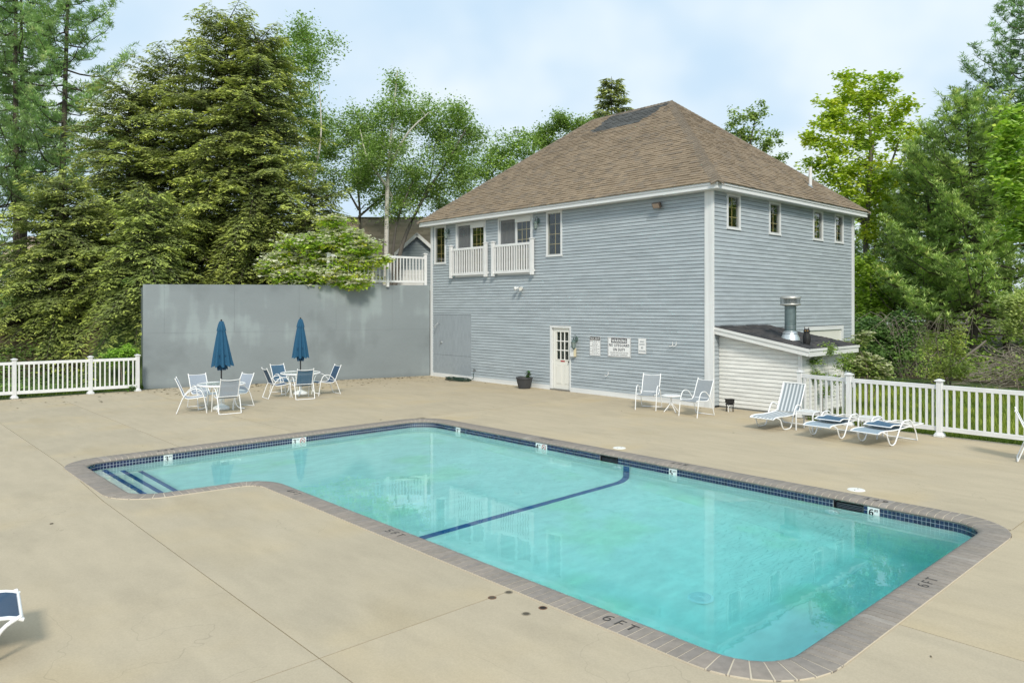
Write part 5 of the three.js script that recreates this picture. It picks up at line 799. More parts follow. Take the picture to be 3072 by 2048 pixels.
// broadleaf tree or shrub: clumps of leaves spread through lobes, joined to the limbs by twigs
function broadleaf(name, label, cat, spec, o, group) {
  const t = thing(name, label, cat, [spec.at[0], spec.at[1], spec.at[2]], VIEW, group), rr = rngOf(o.seed), gauss = () => (rr() + rr() + rr() - 1.5) / 0.9;
  const nodes = [], wood = [];
  spec.limbs.forEach((l, i) => { const zs = [0, ...l.slice(1).map(() => (rr() - 0.5) * (i ? 2.2 : 0.6) * o.depth)]; const pts = l.map((p, k) => V(p[0], p[1], i && !(l[0][1] < 0.3) ? zs[k] : zs[k] * (k ? 1 : 0))); const fine = new THREE.CatmullRomCurve3(pts).getPoints(Math.max(5, l.length * 4)); const r0 = o.trunk * (i ? 0.62 : 1); const rad = fine.map((_, k) => lerp(r0, r0 * 0.22, Math.pow(k / (fine.length - 1), 0.8))); if (l[0][1] < 0.3) rad[0] *= 1.35; wood.push(limbGeo(fine, rad, 8)); fine.forEach((p, k) => { if (k > fine.length * 0.25) nodes.push({ p, r: rad[k] }); }); });
  const clumps = []; const vol = spec.lobes.map(l => l[2] * l[3]), tot = vol.reduce((a, b) => a + b, 0);
  spec.lobes.forEach((l, i) => { const n = Math.max(2, Math.round(o.clumps * vol[i] / tot)), dz = (rr() - 0.5) * 1.2 * o.depth; for (let k = 0; k < n; k++) { const a = rr() * 6.283, e = Math.asin(2 * rr() - 1), q = Math.pow(rr(), o.fill ?? 0.4); clumps.push(V(l[0] + l[2] * q * Math.cos(a) * Math.cos(e), Math.max(0.08, l[1] + l[3] * q * Math.sin(e)), dz + l[2] * (o.dz ?? 1) * q * Math.sin(a) * Math.cos(e))); } });
  const near = p => { let b = null, bd = 1e9; for (const q of nodes) { const d = q.p.distanceTo(p) + Math.max(0, q.p.y - p.y) * 0.8; if (d < bd) { bd = d; b = q; } } return b; };
  const cx = spec.limbs[0][0][0]; clumps.sort((a, b) => Math.hypot(a.x - cx, a.z) + a.y * 0.25 - Math.hypot(b.x - cx, b.z) - b.y * 0.25);
  for (const c of clumps) { const b = near(c); if (!b) continue; const r0 = Math.min(b.r * 0.6, o.trunk * 0.3), n = 4, pts = wander(b.p, c, n, 0.16 * b.p.distanceTo(c), rr); pts[1].y += 0.06 * b.p.distanceTo(c); const rad = pts.map((_, k) => Math.max(o.twig ?? 0.006, lerp(r0, r0 * 0.35, k / n))); wood.push(limbGeo(pts, rad, 4)); pts.slice(1).forEach((p, k) => nodes.push({ p, r: rad[k + 1] })); }
  const L = new Leaves(clumps.length * o.leaves, o.gain), F = o.flowers ? new Leaves(clumps.length * o.flowers * 6, 1) : null;
  for (const c of clumps) {
    const tone = rr(), base = mix3(o.dark, o.light, tone), rad = o.clump * (0.6 + 0.8 * rr()), N = Math.round(o.leaves * (0.55 + 0.45 * rr())), flat = o.flat ?? 0.75;
    for (let k = 0; k < N; k++) {
      const x = c.x + gauss() * rad, y = c.y + gauss() * rad * flat, z = c.z + gauss() * rad, a = rr() * 6.283, droop = (o.droop ?? -0.3) + (rr() - 0.5) * 0.9, ca = Math.cos(a), sa = Math.sin(a), l = Math.hypot(1, droop);
      const tilt = (rr() - 0.5) * 1.1, sx = -sa * Math.cos(tilt), sz = ca * Math.cos(tilt), sy = Math.sin(tilt), len = o.leaf * (0.65 + 0.7 * rr()), jit = 0.78 + 0.44 * rr();
      L.add(x, y, z, ca / l, droop / l, sa / l, sx, sy, sz, len, len * (o.wide ?? 0.36), [base[0] * jit, base[1] * jit, base[2] * jit], o.fold ?? 0.3);
    }
    if (F) for (let k = 0; k < o.flowers; k++) { const x = c.x + gauss() * rad * 1.2, z = c.z + gauss() * rad * 1.2 + rad * 0.35, y = c.y + rad * flat * (0.2 + 0.9 * rr()), s = (o.petalSize ?? 0.05) * (0.7 + 0.7 * rr()); for (let m = 0; m < 6; m++) { const a = m * 1.05 + rr(), q = 0.75 + 0.25 * rr(), up = 0.5 * (rr() - 0.3), h = Math.hypot(1, up), tw = (rr() - 0.5) * 1.6; F.add(x, y, z, Math.cos(a) / h, up / h, Math.sin(a) / h, -Math.sin(a) * Math.cos(tw), Math.sin(tw), Math.cos(a) * Math.cos(tw), s * 1.7, s * 0.75, [o.petal[0] * q, o.petal[1] * q, o.petal[2] * q], 0.2); } }
  }
  part(t, o.stemName ?? 'trunk', wood, o.bark); part(t, o.crownName ?? 'crown', L.geo(), M_leaf); if (F) part(t, 'blossom', F.geo(), M_flower);
  return t;
}
// hemlock or spruce: drooping layered sprays on spreading branches
function hemlock(name, label, at, H, Rad, o, group) {
  const t = thing(name, label, 'tree', at, o.turn ?? 0, group), rr = rngOf(o.seed), wood = [], n = o.branches, L = new Leaves(o.max ?? 60000, 3.7);
  const tip = V((o.lean ?? 0), H, (rr() - 0.5) * 0.4), axis = k => V(lerp(0, tip.x, k * k), k * H, lerp(0, tip.z, k * k)); const tr = []; for (let k = 0; k <= 12; k++) tr.push(axis(k / 12)); wood.push(limbGeo(tr, tr.map((_, k) => lerp(o.trunk, 0.015, Math.pow(k / 12, 0.8))), 8));
  for (let b = 0; b < n; b++) {
    const k = lerp(o.low ?? 0.04, 0.975, Math.pow((b + rr() * 0.7) / n, 0.88)), az = b * 2.39996 + (rr() - 0.5) * 0.5, prof = Math.pow(1 - k, o.pow ?? 0.7) * (1 - 0.25 * Math.pow(1 - k, 6)), side = 1 + (o.bulge ?? 0) * Math.cos(az - (o.bulgeAt ?? 0));
    let len = Rad * prof * (0.5 + 0.68 * rr()) * side * (1 + 0.2 * Math.sin(3 * az + k * 11 + o.seed)) + 0.3; const p0 = axis(k), dx = Math.cos(az), dz = Math.sin(az), rise = lerp(0.10, 0.75, Math.pow(k, 3.2)) * (0.6 + 0.8 * rr()), droop = lerp(0.55, 0.10, k) * (0.25 + 1.4 * rr());
    const at2 = s => V(p0.x + dx * len * s, p0.y + len * (rise * s - droop * s * s * (0.5 + 0.7 * s)), p0.z + dz * len * s); const bp = []; for (let q = 0; q <= 6; q++) bp.push(at2(q / 6)); wood.push(limbGeo(bp, bp.map((_, q) => lerp(0.012 + 0.011 * len, 0.004, q / 6)), 4));
    const shade = 0.75 + 0.5 * rr(), steps = Math.max(4, Math.round(len / (o.step ?? 0.15)));
    for (let q = 1; q <= steps; q++) { const s = (o.bare ?? 0.12) + (1 - (o.bare ?? 0.12)) * q / steps, c = at2(s), d = at2(Math.min(1.02, s + 0.03)).sub(c).normalize();
      for (const sd of [-1, 1]) { const tl = (0.16 + 0.36 * len * (1.08 - s) * (0.6 + 0.5 * rr())) * (o.twigs ?? 1), ang = sd * (0.75 + 0.35 * rr()), ca = Math.cos(ang), sa = Math.sin(ang), hx = dx * ca - dz * sa, hz = dx * sa + dz * ca, m = Math.max(1, Math.round(tl / 0.1)), hang = 0.1 + 0.6 * rr();
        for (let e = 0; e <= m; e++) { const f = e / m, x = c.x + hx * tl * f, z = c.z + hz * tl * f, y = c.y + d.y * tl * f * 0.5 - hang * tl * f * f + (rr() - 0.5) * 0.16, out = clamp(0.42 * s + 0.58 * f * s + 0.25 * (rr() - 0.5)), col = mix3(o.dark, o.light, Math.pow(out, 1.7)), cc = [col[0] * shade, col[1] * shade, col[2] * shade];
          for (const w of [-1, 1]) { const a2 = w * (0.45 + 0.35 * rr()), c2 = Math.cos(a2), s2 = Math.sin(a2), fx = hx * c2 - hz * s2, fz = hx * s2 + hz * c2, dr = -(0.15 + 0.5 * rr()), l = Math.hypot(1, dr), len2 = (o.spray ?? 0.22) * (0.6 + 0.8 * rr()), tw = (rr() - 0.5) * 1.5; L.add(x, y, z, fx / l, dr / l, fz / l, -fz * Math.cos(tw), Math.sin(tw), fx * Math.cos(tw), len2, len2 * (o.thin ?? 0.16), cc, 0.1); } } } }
  }
  part(t, 'trunk', wood, o.bark ?? M_bark); part(t, 'crown', L.geo(), M_needle); if (globalThis.dbg) console.log(label, L.n, L.max); return t;
}
// white pine: whorls of limbs carrying soft tufts of long needles
function pine(name, label, at, H, Rad, o, group) {
  const t = thing(name, label, 'tree', at, VIEW, group), rr = rngOf(o.seed), wood = [], L = new Leaves(o.max ?? 70000, 3.3), stems = o.stems ?? [[0, 0]];
  for (const [sx, lean] of stems) {
    const axis = k => V(sx + lean * k + 0.15 * Math.sin(k * 5 + sx), k * H, 0.2 * Math.sin(k * 4)); const tr = []; for (let k = 0; k <= 14; k++) tr.push(axis(k / 14)); wood.push(limbGeo(tr, tr.map((_, k) => lerp(o.trunk, 0.03, Math.pow(k / 14, 0.9))), 9));
    const n = Math.round(o.branches / stems.length);
    for (let b = 0; b < n; b++) {
      const k = lerp(o.low ?? 0.3, 0.99, (b + rr()) / n), az = b * 2.39996 + rr(), len = (Rad * Math.pow(1 - k, 0.55) * (0.45 + 0.75 * rr()) + 0.35), dead = k < (o.live ?? 0) && rr() < 0.8, p0 = axis(k), dx = Math.cos(az), dz = Math.sin(az), up = 0.05 + 0.3 * rr() + 0.4 * k * k;
      const at2 = s => V(p0.x + dx * len * s, p0.y + len * (up * s * s + 0.08 * s - 0.14 * Math.sin(s * 3.14)), p0.z + dz * len * s), bp = []; for (let q = 0; q <= 6; q++) bp.push(at2(q / 6).add(V((rr() - 0.5) * 0.08 * len, (rr() - 0.5) * 0.05 * len, (rr() - 0.5) * 0.08 * len).multiplyScalar(q ? 1 : 0))); wood.push(limbGeo(bp, bp.map((_, q) => lerp(0.014 + 0.012 * len, 0.006, q / 6)), 5));
      const shade = 0.78 + 0.44 * rr(), m = Math.round((o.tufts ?? 26) * len / 2);
      if (dead) continue;
      for (let q = 0; q < m; q++) { const s = Math.pow(0.12 + 0.88 * rr(), 0.7), c = at2(s), w = 0.34 * len * (1.15 - s) * (rr() - 0.5) * 2, x0 = c.x - dz * w + (rr() - 0.5) * 0.25, z0 = c.z + dx * w + (rr() - 0.5) * 0.25, y0 = c.y + 0.10 * rr() * len + (rr() - 0.3) * 0.18, tone = rr(), col = mix3(o.dark, o.light, tone * (0.4 + 0.6 * s)), N = 9;
        for (let e = 0; e < N; e++) { const a = rr() * 6.283, el = -0.15 + 1.05 * rr(), ca = Math.cos(a) * Math.cos(el), sa = Math.sin(a) * Math.cos(el), h = Math.sin(el), len2 = (o.needle ?? 0.24) * (0.7 + 0.6 * rr()), j = shade * (0.85 + 0.3 * rr()); L.add(x0, y0, z0, ca, h, sa, -Math.sin(a), 0, Math.cos(a), len2, o.nw ?? 0.02, [col[0] * j, col[1] * j, col[2] * j], 0); } }
    }
  }
  part(t, 'trunk', wood, o.bark ?? M_bark); part(t, 'crown', L.geo(), M_needle); return t;
}
const S = {
  backD: { at: [22.58, 3.4, -37.68], lobes: [[-0.5, 9.46, 1.26, 1.14], [-1.64, 8.32, 1.14, 1.26], [0.5, 8.32, 1.26, 1.14], [0.13, 6.81, 1.26, 1.14], [-1.51, 6.3, 1.01, 1.14], [1.51, 6.05, 1.51, 1.14], [3.28, 6.05, 1.51, 1.01], [4.79, 5.3, 1.01, 0.76], [-2.52, 9.58, 0.76, 1.01], [2.02, 8.83, 1.26, 1.01]], limbs: [[[0,-0.1],[0.1,5],[-0.3,9]],[[0.1,4.6],[1.8,6.4],[2.6,7]],[[0.1,5],[-1.4,7.6]]] },
birchA:{ at: [17.39,3.5,-32.95], lobes: [[-0.68,12.48,1.06,0.95],[-1.52,11,1.27,1.16],[-0.04,11.21,1.06,1.16],[-0.68,9.1,1.37,1.27],[-1.73,7.83,1.06,1.27],[0.17,7.83,1.06,1.16],[-0.46,6.14,1.48,1.16],[0.91,12.16,0.38,0.46]], limbs: [[[0,-0.1],[-0.21,4.88],[-0.68,6.78],[-1.14,9.73],[-0.89,12.06]],[[-0.21,4.88],[0.49,7.2],[0.38,9.95]]]},
birchB:{ at: [21.02,3.5,-32.31], lobes: [[0.56,10.76,0.71,0.89],[0.33,9.2,1.38,1.16],[-1,8.53,1.16,1.16],[1.89,9.2,1.38,1.11],[-0.11,6.97,1.6,1.16],[1.45,6.3,1.69,1.16],[-1.23,5.85,0.94,1.16],[0.67,4.52,1.16,0.8],[-1.67,9.42,0.49,0.49]], limbs: [[[0,-0.1],[0.11,5.63],[0.18,6.52],[0.45,9.64],[0.6,11.43]],[[0.18,6.41],[1.34,7.97],[2.34,8.97]],[[0.11,5.41],[-0.78,6.75],[-1.23,8.31]]]},
birchC:{ at: [21.88,3.5,-32.89], lobes: [[4.05,8.54,0.92,1.19],[3.25,9.46,1.03,1.03],[3.13,7.4,1.26,1.19],[2.22,5.57,1.05,0.82],[2.45,8.54,1.14,1.03],[3.59,6.25,1.03,0.92]], limbs: [[[0,-0.1],[0.5,2.59],[1.65,5.11],[2.91,6.94],[3.82,8.54]],[[1.65,5.11],[1.88,6.25],[2.22,7.85]],[[-0.16,-0.1],[0.27,3.51],[0.96,5.34],[1.3,6.48]]]},
backA:{ at: [29.21,3.2,-35.64], lobes: [[2.02,9.28,1.46,1.08],[0.81,7.93,1.4,1.35],[3.1,9.82,1.19,0.81],[2.43,7.79,1.46,1.19],[3.78,9.01,0.97,0.97],[1.21,6.44,1.19,0.76],[-0.4,6.71,0.81,0.81]], limbs: [[[0,-0.1],[0.27,5.09],[1.21,7.25],[2.29,9.14]],[[0.27,5.09],[-0.4,6.71]]]},
backB:{ at: [34.35,3,-33.62], lobes: [[-0.62,10.74,0.79,0.73],[0.79,11.73,0.9,0.73],[2.06,11.3,1.01,0.73],[0.17,10.32,0.96,0.73],[2.76,11.73,0.73,0.62],[0,11.39,0.56,0.51]], limbs: [[[0,-0.1],[0.23,6.94],[0.65,10.6]],[[0.23,6.94],[1.63,10.32]]]},
backC:{ at: [40.17,0,-22.79], lobes: [[-0.77,13.86,0.62,0.57],[0.46,14.12,0.77,0.67],[-0.21,12.96,1.03,0.77],[1.03,12.45,0.88,0.77],[1.76,11.67,0.62,0.52],[-1.14,13.17,0.36,0.36],[0.77,14.82,0.31,0.31],[1.81,13.22,0.36,0.26]], limbs: [[[0,-0.1],[0.05,9.35],[0.13,12.19],[0.39,14.12]],[[0.05,10.12],[1.03,12.19],[1.68,12.7]],[[0.05,10.64],[-0.65,12.96]]]},
maple:{ at: [41.17,-0.2,-16.42], lobes: [[0.94,15.06,0.99,0.75],[-1.06,15.1,0.61,0.61],[-0.12,14.47,1.29,1.06],[-1.64,13.42,1.29,1.08],[1.41,13.42,1.29,1.17],[-2.58,12.01,0.94,1.08],[-0.23,12.01,1.74,1.27],[2.23,12.01,0.94,1.08],[-2.11,10.25,1.27,1.17],[0.23,9.9,1.97,1.27],[2.23,10.13,1.08,1.08],[-0.94,8.49,1.27,1.08],[1.29,8.37,1.27,0.99],[0,7.08,0.84,0.61],[-2.86,9.43,0.61,0.61]], limbs: [[[0,-0.1],[-0.12,6.38],[0.12,9.43],[0.23,12.48],[0,14.35]],[[-0.05,7.31],[-1.17,9.66],[-2.11,11.77]],[[0.05,8.49],[1.41,10.6],[1.99,12.48]],[[0.14,9.66],[0.94,13.65]]]},
young:{ at: [38.32,-0.2,-14.97], lobes: [[-0.43,5.04,0.69,0.74],[0.11,3.85,0.95,0.87],[-0.43,2.33,0.69,1.0],[1.09,4.39,0.82,0.87],[0.54,2.87,0.74,0.74],[1.63,3.31,0.87,0.74]], limbs: [[[0,-0.1],[-0.11,2.65],[-0.22,4.82]],[[-0.07,-0.1],[0.98,4.17]]]},
dshrub:{ at: [33.49,-0.2,-12.63], lobes: [[-0.47,1.77,0.83,0.86],[0.53,1.39,0.83,0.83],[-0.75,0.83,0.64,0.64],[0.94,2.24,0.75,0.64],[0,0.64,0.83,0.49]], limbs: [[[0,-0.1],[-0.19,1.21],[-0.38,1.77]],[[0,-0.1],[0.47,1.21]]]},
edge:{ at: [26.81,-0.2,-5.18], lobes: [[-1.42,8.17,0.46,0.57],[-1.26,7.2,0.65,0.59],[-1.52,6.3,0.44,0.46],[-1.14,5.4,0.44,0.54],[-1.06,8.88,0.34,0.39],[-0.52,6.69,0.77,1.03]], limbs: [[[0.13,-0.1],[-0.13,4.36],[-0.39,6.3],[-1.03,7.2]],[[-0.13,-0.1],[-1.03,5.4]]]},
pale:{ at: [28.43,-0.2,-6.41], lobes: [[-0.24,3.15,0.37,0.48],[-0.07,2.44,0.51,0.48],[-0.63,2.48,0.31,0.17],[0.03,3.07,0.48,0.56]], limbs: [[[0.03,-0.1],[-0.03,1.95],[-0.21,3.07]],[[-0.03,-0.1],[-0.56,2.44]]]},
sapl:{ at: [30,-0.2,-9.04], lobes: [[-0.51,1.65,0.32,0.48],[0,0.86,0.7,0.48],[0.44,1.49,0.38,0.54],[-0.63,0.62,0.35,0.32],[0.32,2.13,0.19,0.35],[0.08,1.97,0.16,0.29]], limbs: [[[0,-0.1],[-0.32,1.18],[-0.54,1.89]],[[0.03,-0.1],[0.24,1.18],[0.36,2.21]],[[0,-0.1],[0.08,1.97]]]},
corner:{ at: [21.61,-0.15,-8.62], lobes: [[-0.02,1.32,0.42,0.34],[-0.34,1.79,0.27,0.25],[0.34,1.17,0.27,0.25],[-0.18,2.1,0.17,0.17],[-0.49,1.36,0.2,0.17]], limbs: [[[0,-0.1],[-0.06,1.3],[-0.31,1.91]],[[0,-0.1],[0.31,1.17]]]},
vine:{ at: [19.22,-0.1,-8.66], lobes: [[0,1.83,0.27,0.16],[-0.36,1.51,0.25,0.11],[0.36,1.42,0.23,0.16],[0.57,1.66,0.16,0.11],[-0.23,1.15,0.16,0.16],[0.23,1.09,0.14,0.14],[0.06,0.69,0.14,0.18]], limbs: [[[-0.11,-0.1],[-0.17,0.92],[-0.4,1.49]],[[0.17,-0.1],[0.06,0.92],[-0.02,1.83]],[[0.4,-0.1],[0.34,0.92],[0.46,1.6]],[[0.28,-0.1],[0,0.81],[-0.17,1.72]]]},
fern:{ at: [8.73,0.6,-31.41], lobes: [[-0.17,1,0.48,0.26],[0.2,1.19,0.27,0.2],[-0.54,0.87,0.27,0.14]], limbs: [[[0,-0.1],[-0.14,0.92]]]},
vib:{ at: [14.54,3.5,-26.05], lobes: [[-0.77,1.76,1.05,0.37],[-1.87,1.08,0.85,0.34],[0.26,2.1,0.92,0.34],[1.28,1.63,0.71,0.31],[-0.26,1.12,1.36,0.41],[-1.02,0.6,0.92,0.24],[1.02,0.95,0.92,0.24],[0,2.58,0.58,0.19],[1.92,1.12,0.44,0.14],[0.6,1.51,1.02,0.34]], limbs: [[[0,-0.1],[-0.09,0.74],[-0.43,1.59]],[[0,-0.1],[0.43,1.08],[0.6,2.1]],[[0,-0.1],[1.28,1.08]],[[0,-0.1],[-1.45,0.91]]]},
};
// hemlocks behind the wall
const hk = { dark: [0.045, 0.062, 0.019], light: [0.180, 0.200, 0.046], trunk: 0.17, low: 0.03, pow: 0.44, branches: 225, step: 0.165, max: 130000, spray: 0.185 }, hg = 'hemlocks behind the grey wall';
hemlock('hemlock_tree', 'tallest yellow-green hemlock, standing just behind the grey wall', [13.19, 3.5, -33.42], 12.5, 3.75, { ...hk, seed: 501, bulge: 0.12, bulgeAt: 2.2 }, hg);
hemlock('hemlock_tree', 'second yellow-green hemlock with a rounded top, right of the tallest one', [14.05, 3.5, -31.75], 11.5, 3.3, { ...hk, seed: 502 }, hg);
hemlock('hemlock_tree', 'dark thin-topped hemlock left of the tallest hemlock', [11.6, 3.5, -35.6], 11.0, 3.3, { ...hk, seed: 503, light: [0.148, 0.168, 0.04], branches: 175 }, hg);
hemlock('hemlock_tree', 'wide olive hemlock between the left pines and the tall hemlocks', [10.0, 2.8, -36.4], 10.0, 3.7, { ...hk, seed: 504, light: [0.162, 0.182, 0.043], branches: 180 }, hg);
hemlock('hemlock_tree', 'low broad hemlock on the slope left of the grey wall', [7.0, 1.0, -34.0], 6.9, 3.7, { ...hk, seed: 505, light: [0.172, 0.192, 0.045], branches: 165, pow: 0.55 }, hg);
hemlock('hemlock_tree', 'short hemlock bough mass behind the white-flowering viburnum', [15.8, 3.5, -29.8], 4.6, 2.5, { ...hk, seed: 506, branches: 110, max: 30000, pow: 0.5 }, hg);
hemlock('hemlock_tree', 'young hemlock at the left end of the grey wall with boughs to the ground', [9.2, 1.8, -30.9], 5.4, 2.5, { ...hk, seed: 507, branches: 130, max: 34000, light: [0.165, 0.19, 0.045], pow: 0.5 }, hg);
hemlock('spruce_tree', 'dark spruce top showing above the roof ridge', [40.42, 3.2, -33.46], 15.7, 5.2, { seed: 511, dark: [0.05, 0.066, 0.02], light: [0.15, 0.165, 0.045], trunk: 0.2, low: 0.35, branches: 120, max: 26000, spray: 0.34, step: 0.22, pow: 0.9 });
// pines on the left
const pk = { dark: [0.082, 0.126, 0.066], light: [0.20, 0.262, 0.128], trunk: 0.23, bark: M_bark, needle: 0.27, nw: 0.026, tufts: 46 }, pg = 'tall white pines on the left';
pine('white_pine', 'tall white pine at the far left edge with two trunks', [6.9, 3.0, -47.2], 21.5, 4.4, { ...pk, seed: 601, branches: 120, low: 0.12, live: 0.2, stems: [[-0.5, -0.4], [0.6, 0.3]], max: 110000 }, pg);
pine('white_pine', 'tall white pine with a leaning trunk next to the olive hemlock', [8.9, 3.2, -45.2], 20.5, 4.2, { ...pk, seed: 602, branches: 100, low: 0.14, live: 0.22, stems: [[0, 1.0]], max: 100000 }, pg);
pine('white_pine', 'tall white pine behind the two front pines on the left', [8.4, 3.3, -51.0], 22.5, 4.2, { ...pk, seed: 603, branches: 90, low: 0.2, live: 0.3, max: 90000 }, pg);
pine('white_pine', 'low blue-green pine boughs beside the white fence on the left', [4.6, 0.6, -36.5], 5.0, 2.8, { ...pk, seed: 604, branches: 70, low: 0.08, trunk: 0.09, tufts: 34, max: 36000 }, pg);
// birches and other trees behind the wall and the roof
const bk = { depth: 1, dark: [0.078, 0.125, 0.032], light: [0.16, 0.225, 0.062], gain: 2.8, leaf: 0.125, wide: 0.36, clump: 0.46, trunk: 0.12, bark: M_birch, fill: 0.65, droop: -0.5 }, bg = 'birches behind the grey wall';
broadleaf('birch_tree', 'slender tall birch right of the tallest hemlock', 'tree', S.birchA, { ...bk, seed: 701, clumps: 400, leaves: 60 }, bg);
broadleaf('birch_tree', 'white-trunked birch rising above the viburnum', 'tree', S.birchB, { ...bk, seed: 702, clumps: 480, leaves: 60, trunk: 0.14 }, bg);
broadleaf('birch_tree', 'birch leaning right towards the pool house roof', 'tree', S.birchC, { ...bk, seed: 703, clumps: 330, leaves: 60, trunk: 0.14, bark: M_greyBark }, bg);
broadleaf('birch_tree', 'thin-stemmed birch filling the gap between the tall birch and the white-trunked one', 'tree', S.backD, { ...bk, seed: 708, clumps: 430, leaves: 54, leaf: 0.14, bark: M_greyBark, dark: [0.07, 0.11, 0.03], light: [0.14, 0.195, 0.055] }, bg);
broadleaf('leafy_tree', 'dark green leafy tree beyond the left slope of the roof', 'tree', S.backA, { ...bk, seed: 704, clumps: 220, leaves: 62, bark: M_greyBark, light: [0.15, 0.215, 0.042], leaf: 0.15 });
broadleaf('leafy_tree', 'tree peeking over the left half of the roof ridge', 'tree', S.backB, { ...bk, seed: 705, clumps: 150, leaves: 64, bark: M_greyBark, dark: [0.06, 0.10, 0.022], light: [0.13, 0.19, 0.036], leaf: 0.16 });
broadleaf('leafy_tree', 'sparse small tree peeking over the right slope of the roof', 'tree', S.backC, { ...bk, seed: 706, clumps: 90, leaves: 46, bark: M_greyBark, light: [0.16, 0.205, 0.045], leaf: 0.17, clump: 0.26 });
const mapleO = { depth: 1, dark: [0.14, 0.205, 0.018], light: [0.285, 0.335, 0.032], leaf: 0.21, wide: 0.46, clump: 0.42, trunk: 0.2, bark: M_greyBark, fill: 0.42, droop: -0.35, flat: 0.6 };
const maple = broadleaf('maple_tree', 'bright yellow-green maple right of the pool house', 'tree', S.maple, { ...mapleO, seed: 711, clumps: 330, leaves: 62 });
broadleaf('maple_tree', 'young bright green tree beside the pool house rear corner', 'tree', S.young, { ...mapleO, seed: 712, clumps: 190, leaves: 54, leaf: 0.17, trunk: 0.08, light: [0.23, 0.31, 0.04] });
broadleaf('maple_tree', 'light green maple boughs at the right edge nearest the fence', 'tree', S.edge, { ...mapleO, seed: 713, clumps: 120, leaves: 52, leaf: 0.17, clump: 0.24, trunk: 0.12, dark: [0.10, 0.18, 0.022], light: [0.23, 0.315, 0.04], bark: M_bark });
const p1 = pine('white_pine', 'broad soft-needled white pine right of the maple, trunk bare below', [37.35, -0.2, -10.42], 12.4, 4.3, { ...pk, dark: [0.085, 0.125, 0.046], light: [0.215, 0.27, 0.095], seed: 611, branches: 120, low: 0.16, live: 0.2, tufts: 56, trunk: 0.17, stems: [[0, 0.1]], max: 120000 }, 'white pines on the right');
const p2 = pine('white_pine', 'thinner white pine between the maple and the broad pine', [39.2, -0.2, -12.7], 11.2, 3.4, { ...pk, dark: [0.08, 0.12, 0.045], light: [0.20, 0.255, 0.09], seed: 612, branches: 90, low: 0.14, live: 0.22, tufts: 50, trunk: 0.13, max: 84000 }, 'white pines on the right');
pine('white_pine', 'tallest dark pine at the upper right edge, reaching above the others', [47.3, -0.2, -10.3], 19.5, 6.2, { ...pk, dark: [0.055, 0.095, 0.045], light: [0.13, 0.185, 0.08], seed: 613, branches: 100, low: 0.3, tufts: 44, trunk: 0.26, max: 100000 }, 'white pines on the right');
// shrubs
broadleaf('viburnum_shrub', 'viburnum with tiers of white blossom hanging over the grey wall', 'shrub', { ...S.vib, at: [14.5, 3.5, -26.05], lobes: [...S.vib.lobes, [-1.5, 1.5, 0.8, 0.35], [-2.1, 0.8, 0.6, 0.25], [-1.6, 0.45, 0.8, 0.25], [-0.3, 0.5, 1, 0.3], [0.9, 1.95, 0.5, 0.3], [-0.6, 0.15, 1.5, 0.3], [0.9, 0.3, 0.9, 0.3]] }, { depth: 0.7, seed: 721, clumps: 560, leaves: 46, gain: 3.0, leaf: 0.125, wide: 0.42, clump: 0.24, flat: 0.5, trunk: 0.06, bark: M_greyBark, dark: [0.12, 0.20, 0.02], light: [0.25, 0.335, 0.036], flowers: 5, petalSize: 0.068, petal: [0.80, 0.82, 0.72], stemName: 'stem', crownName: 'foliage', fill: 0.5, dz: 0.7 });
const sh = { depth: 0.5, leaf: 0.10, wide: 0.4, clump: 0.17, trunk: 0.035, bark: M_twig, stemName: 'stem', crownName: 'foliage', fill: 0.45, twig: 0.004 };
broadleaf('green_shrub', 'dark green dense shrub right of the lean-to, under the young tree', 'shrub', S.dshrub, { ...sh, seed: 731, clumps: 230, leaves: 60, leaf: 0.13, clump: 0.26, dark: [0.036, 0.078, 0.02], light: [0.095, 0.17, 0.04] });
broadleaf('pale_shrub', 'pale green shrub at the right edge above the brush pile', 'shrub', S.pale, { ...sh, seed: 732, clumps: 90, leaves: 60, dark: [0.13, 0.165, 0.05], light: [0.27, 0.32, 0.12], leaf: 0.09 });
broadleaf('sapling', 'sparse yellow-green sapling in front of the brush pile', 'sapling', S.sapl, { ...sh, seed: 733, clumps: 120, leaves: 30, dark: [0.12, 0.16, 0.03], light: [0.22, 0.25, 0.06], leaf: 0.085 });
broadleaf('flowering_shrub', 'pale flowering shrub behind the fence at the lean-to corner', 'shrub', S.corner, { ...sh, seed: 734, clumps: 130, leaves: 50, leaf: 0.075, clump: 0.12, dark: [0.09, 0.14, 0.03], light: [0.22, 0.27, 0.09], flowers: 3, petal: [0.6, 0.63, 0.42] });
broadleaf('climbing_shrub', 'leggy climbing shrub on the white lean-to wall behind the fence', 'shrub', S.vine, { ...sh, seed: 735, clumps: 80, leaves: 34, leaf: 0.06, clump: 0.10, trunk: 0.013, dark: [0.07, 0.125, 0.02], light: [0.17, 0.23, 0.055], depth: 0.12, dz: 0.5 });
broadleaf('fern', 'bright green fern-like plant at the left end of the grey wall', 'plant', { ...S.fern, at: [7.6, 0.15, -28.3] }, { ...sh, seed: 736, clumps: 70, leaves: 40, leaf: 0.12, wide: 0.22, clump: 0.14, dark: [0.10, 0.19, 0.02], light: [0.19, 0.30, 0.04] });
broadleaf('ivy', 'green ivy climbing the last fence post by the grey wall', 'plant', { at: [7.42, 0, -26.85], lobes: [[0, 0.75, 0.16, 0.28], [-0.05, 0.35, 0.14, 0.25], [0.08, 0.15, 0.2, 0.15]], limbs: [[[0, 0], [0.02, 0.5], [0, 0.95]]] }, { ...sh, seed: 737, clumps: 34, leaves: 26, leaf: 0.07, clump: 0.08, trunk: 0.01, depth: 0.1, dark: [0.04, 0.09, 0.015], light: [0.10, 0.19, 0.03] });
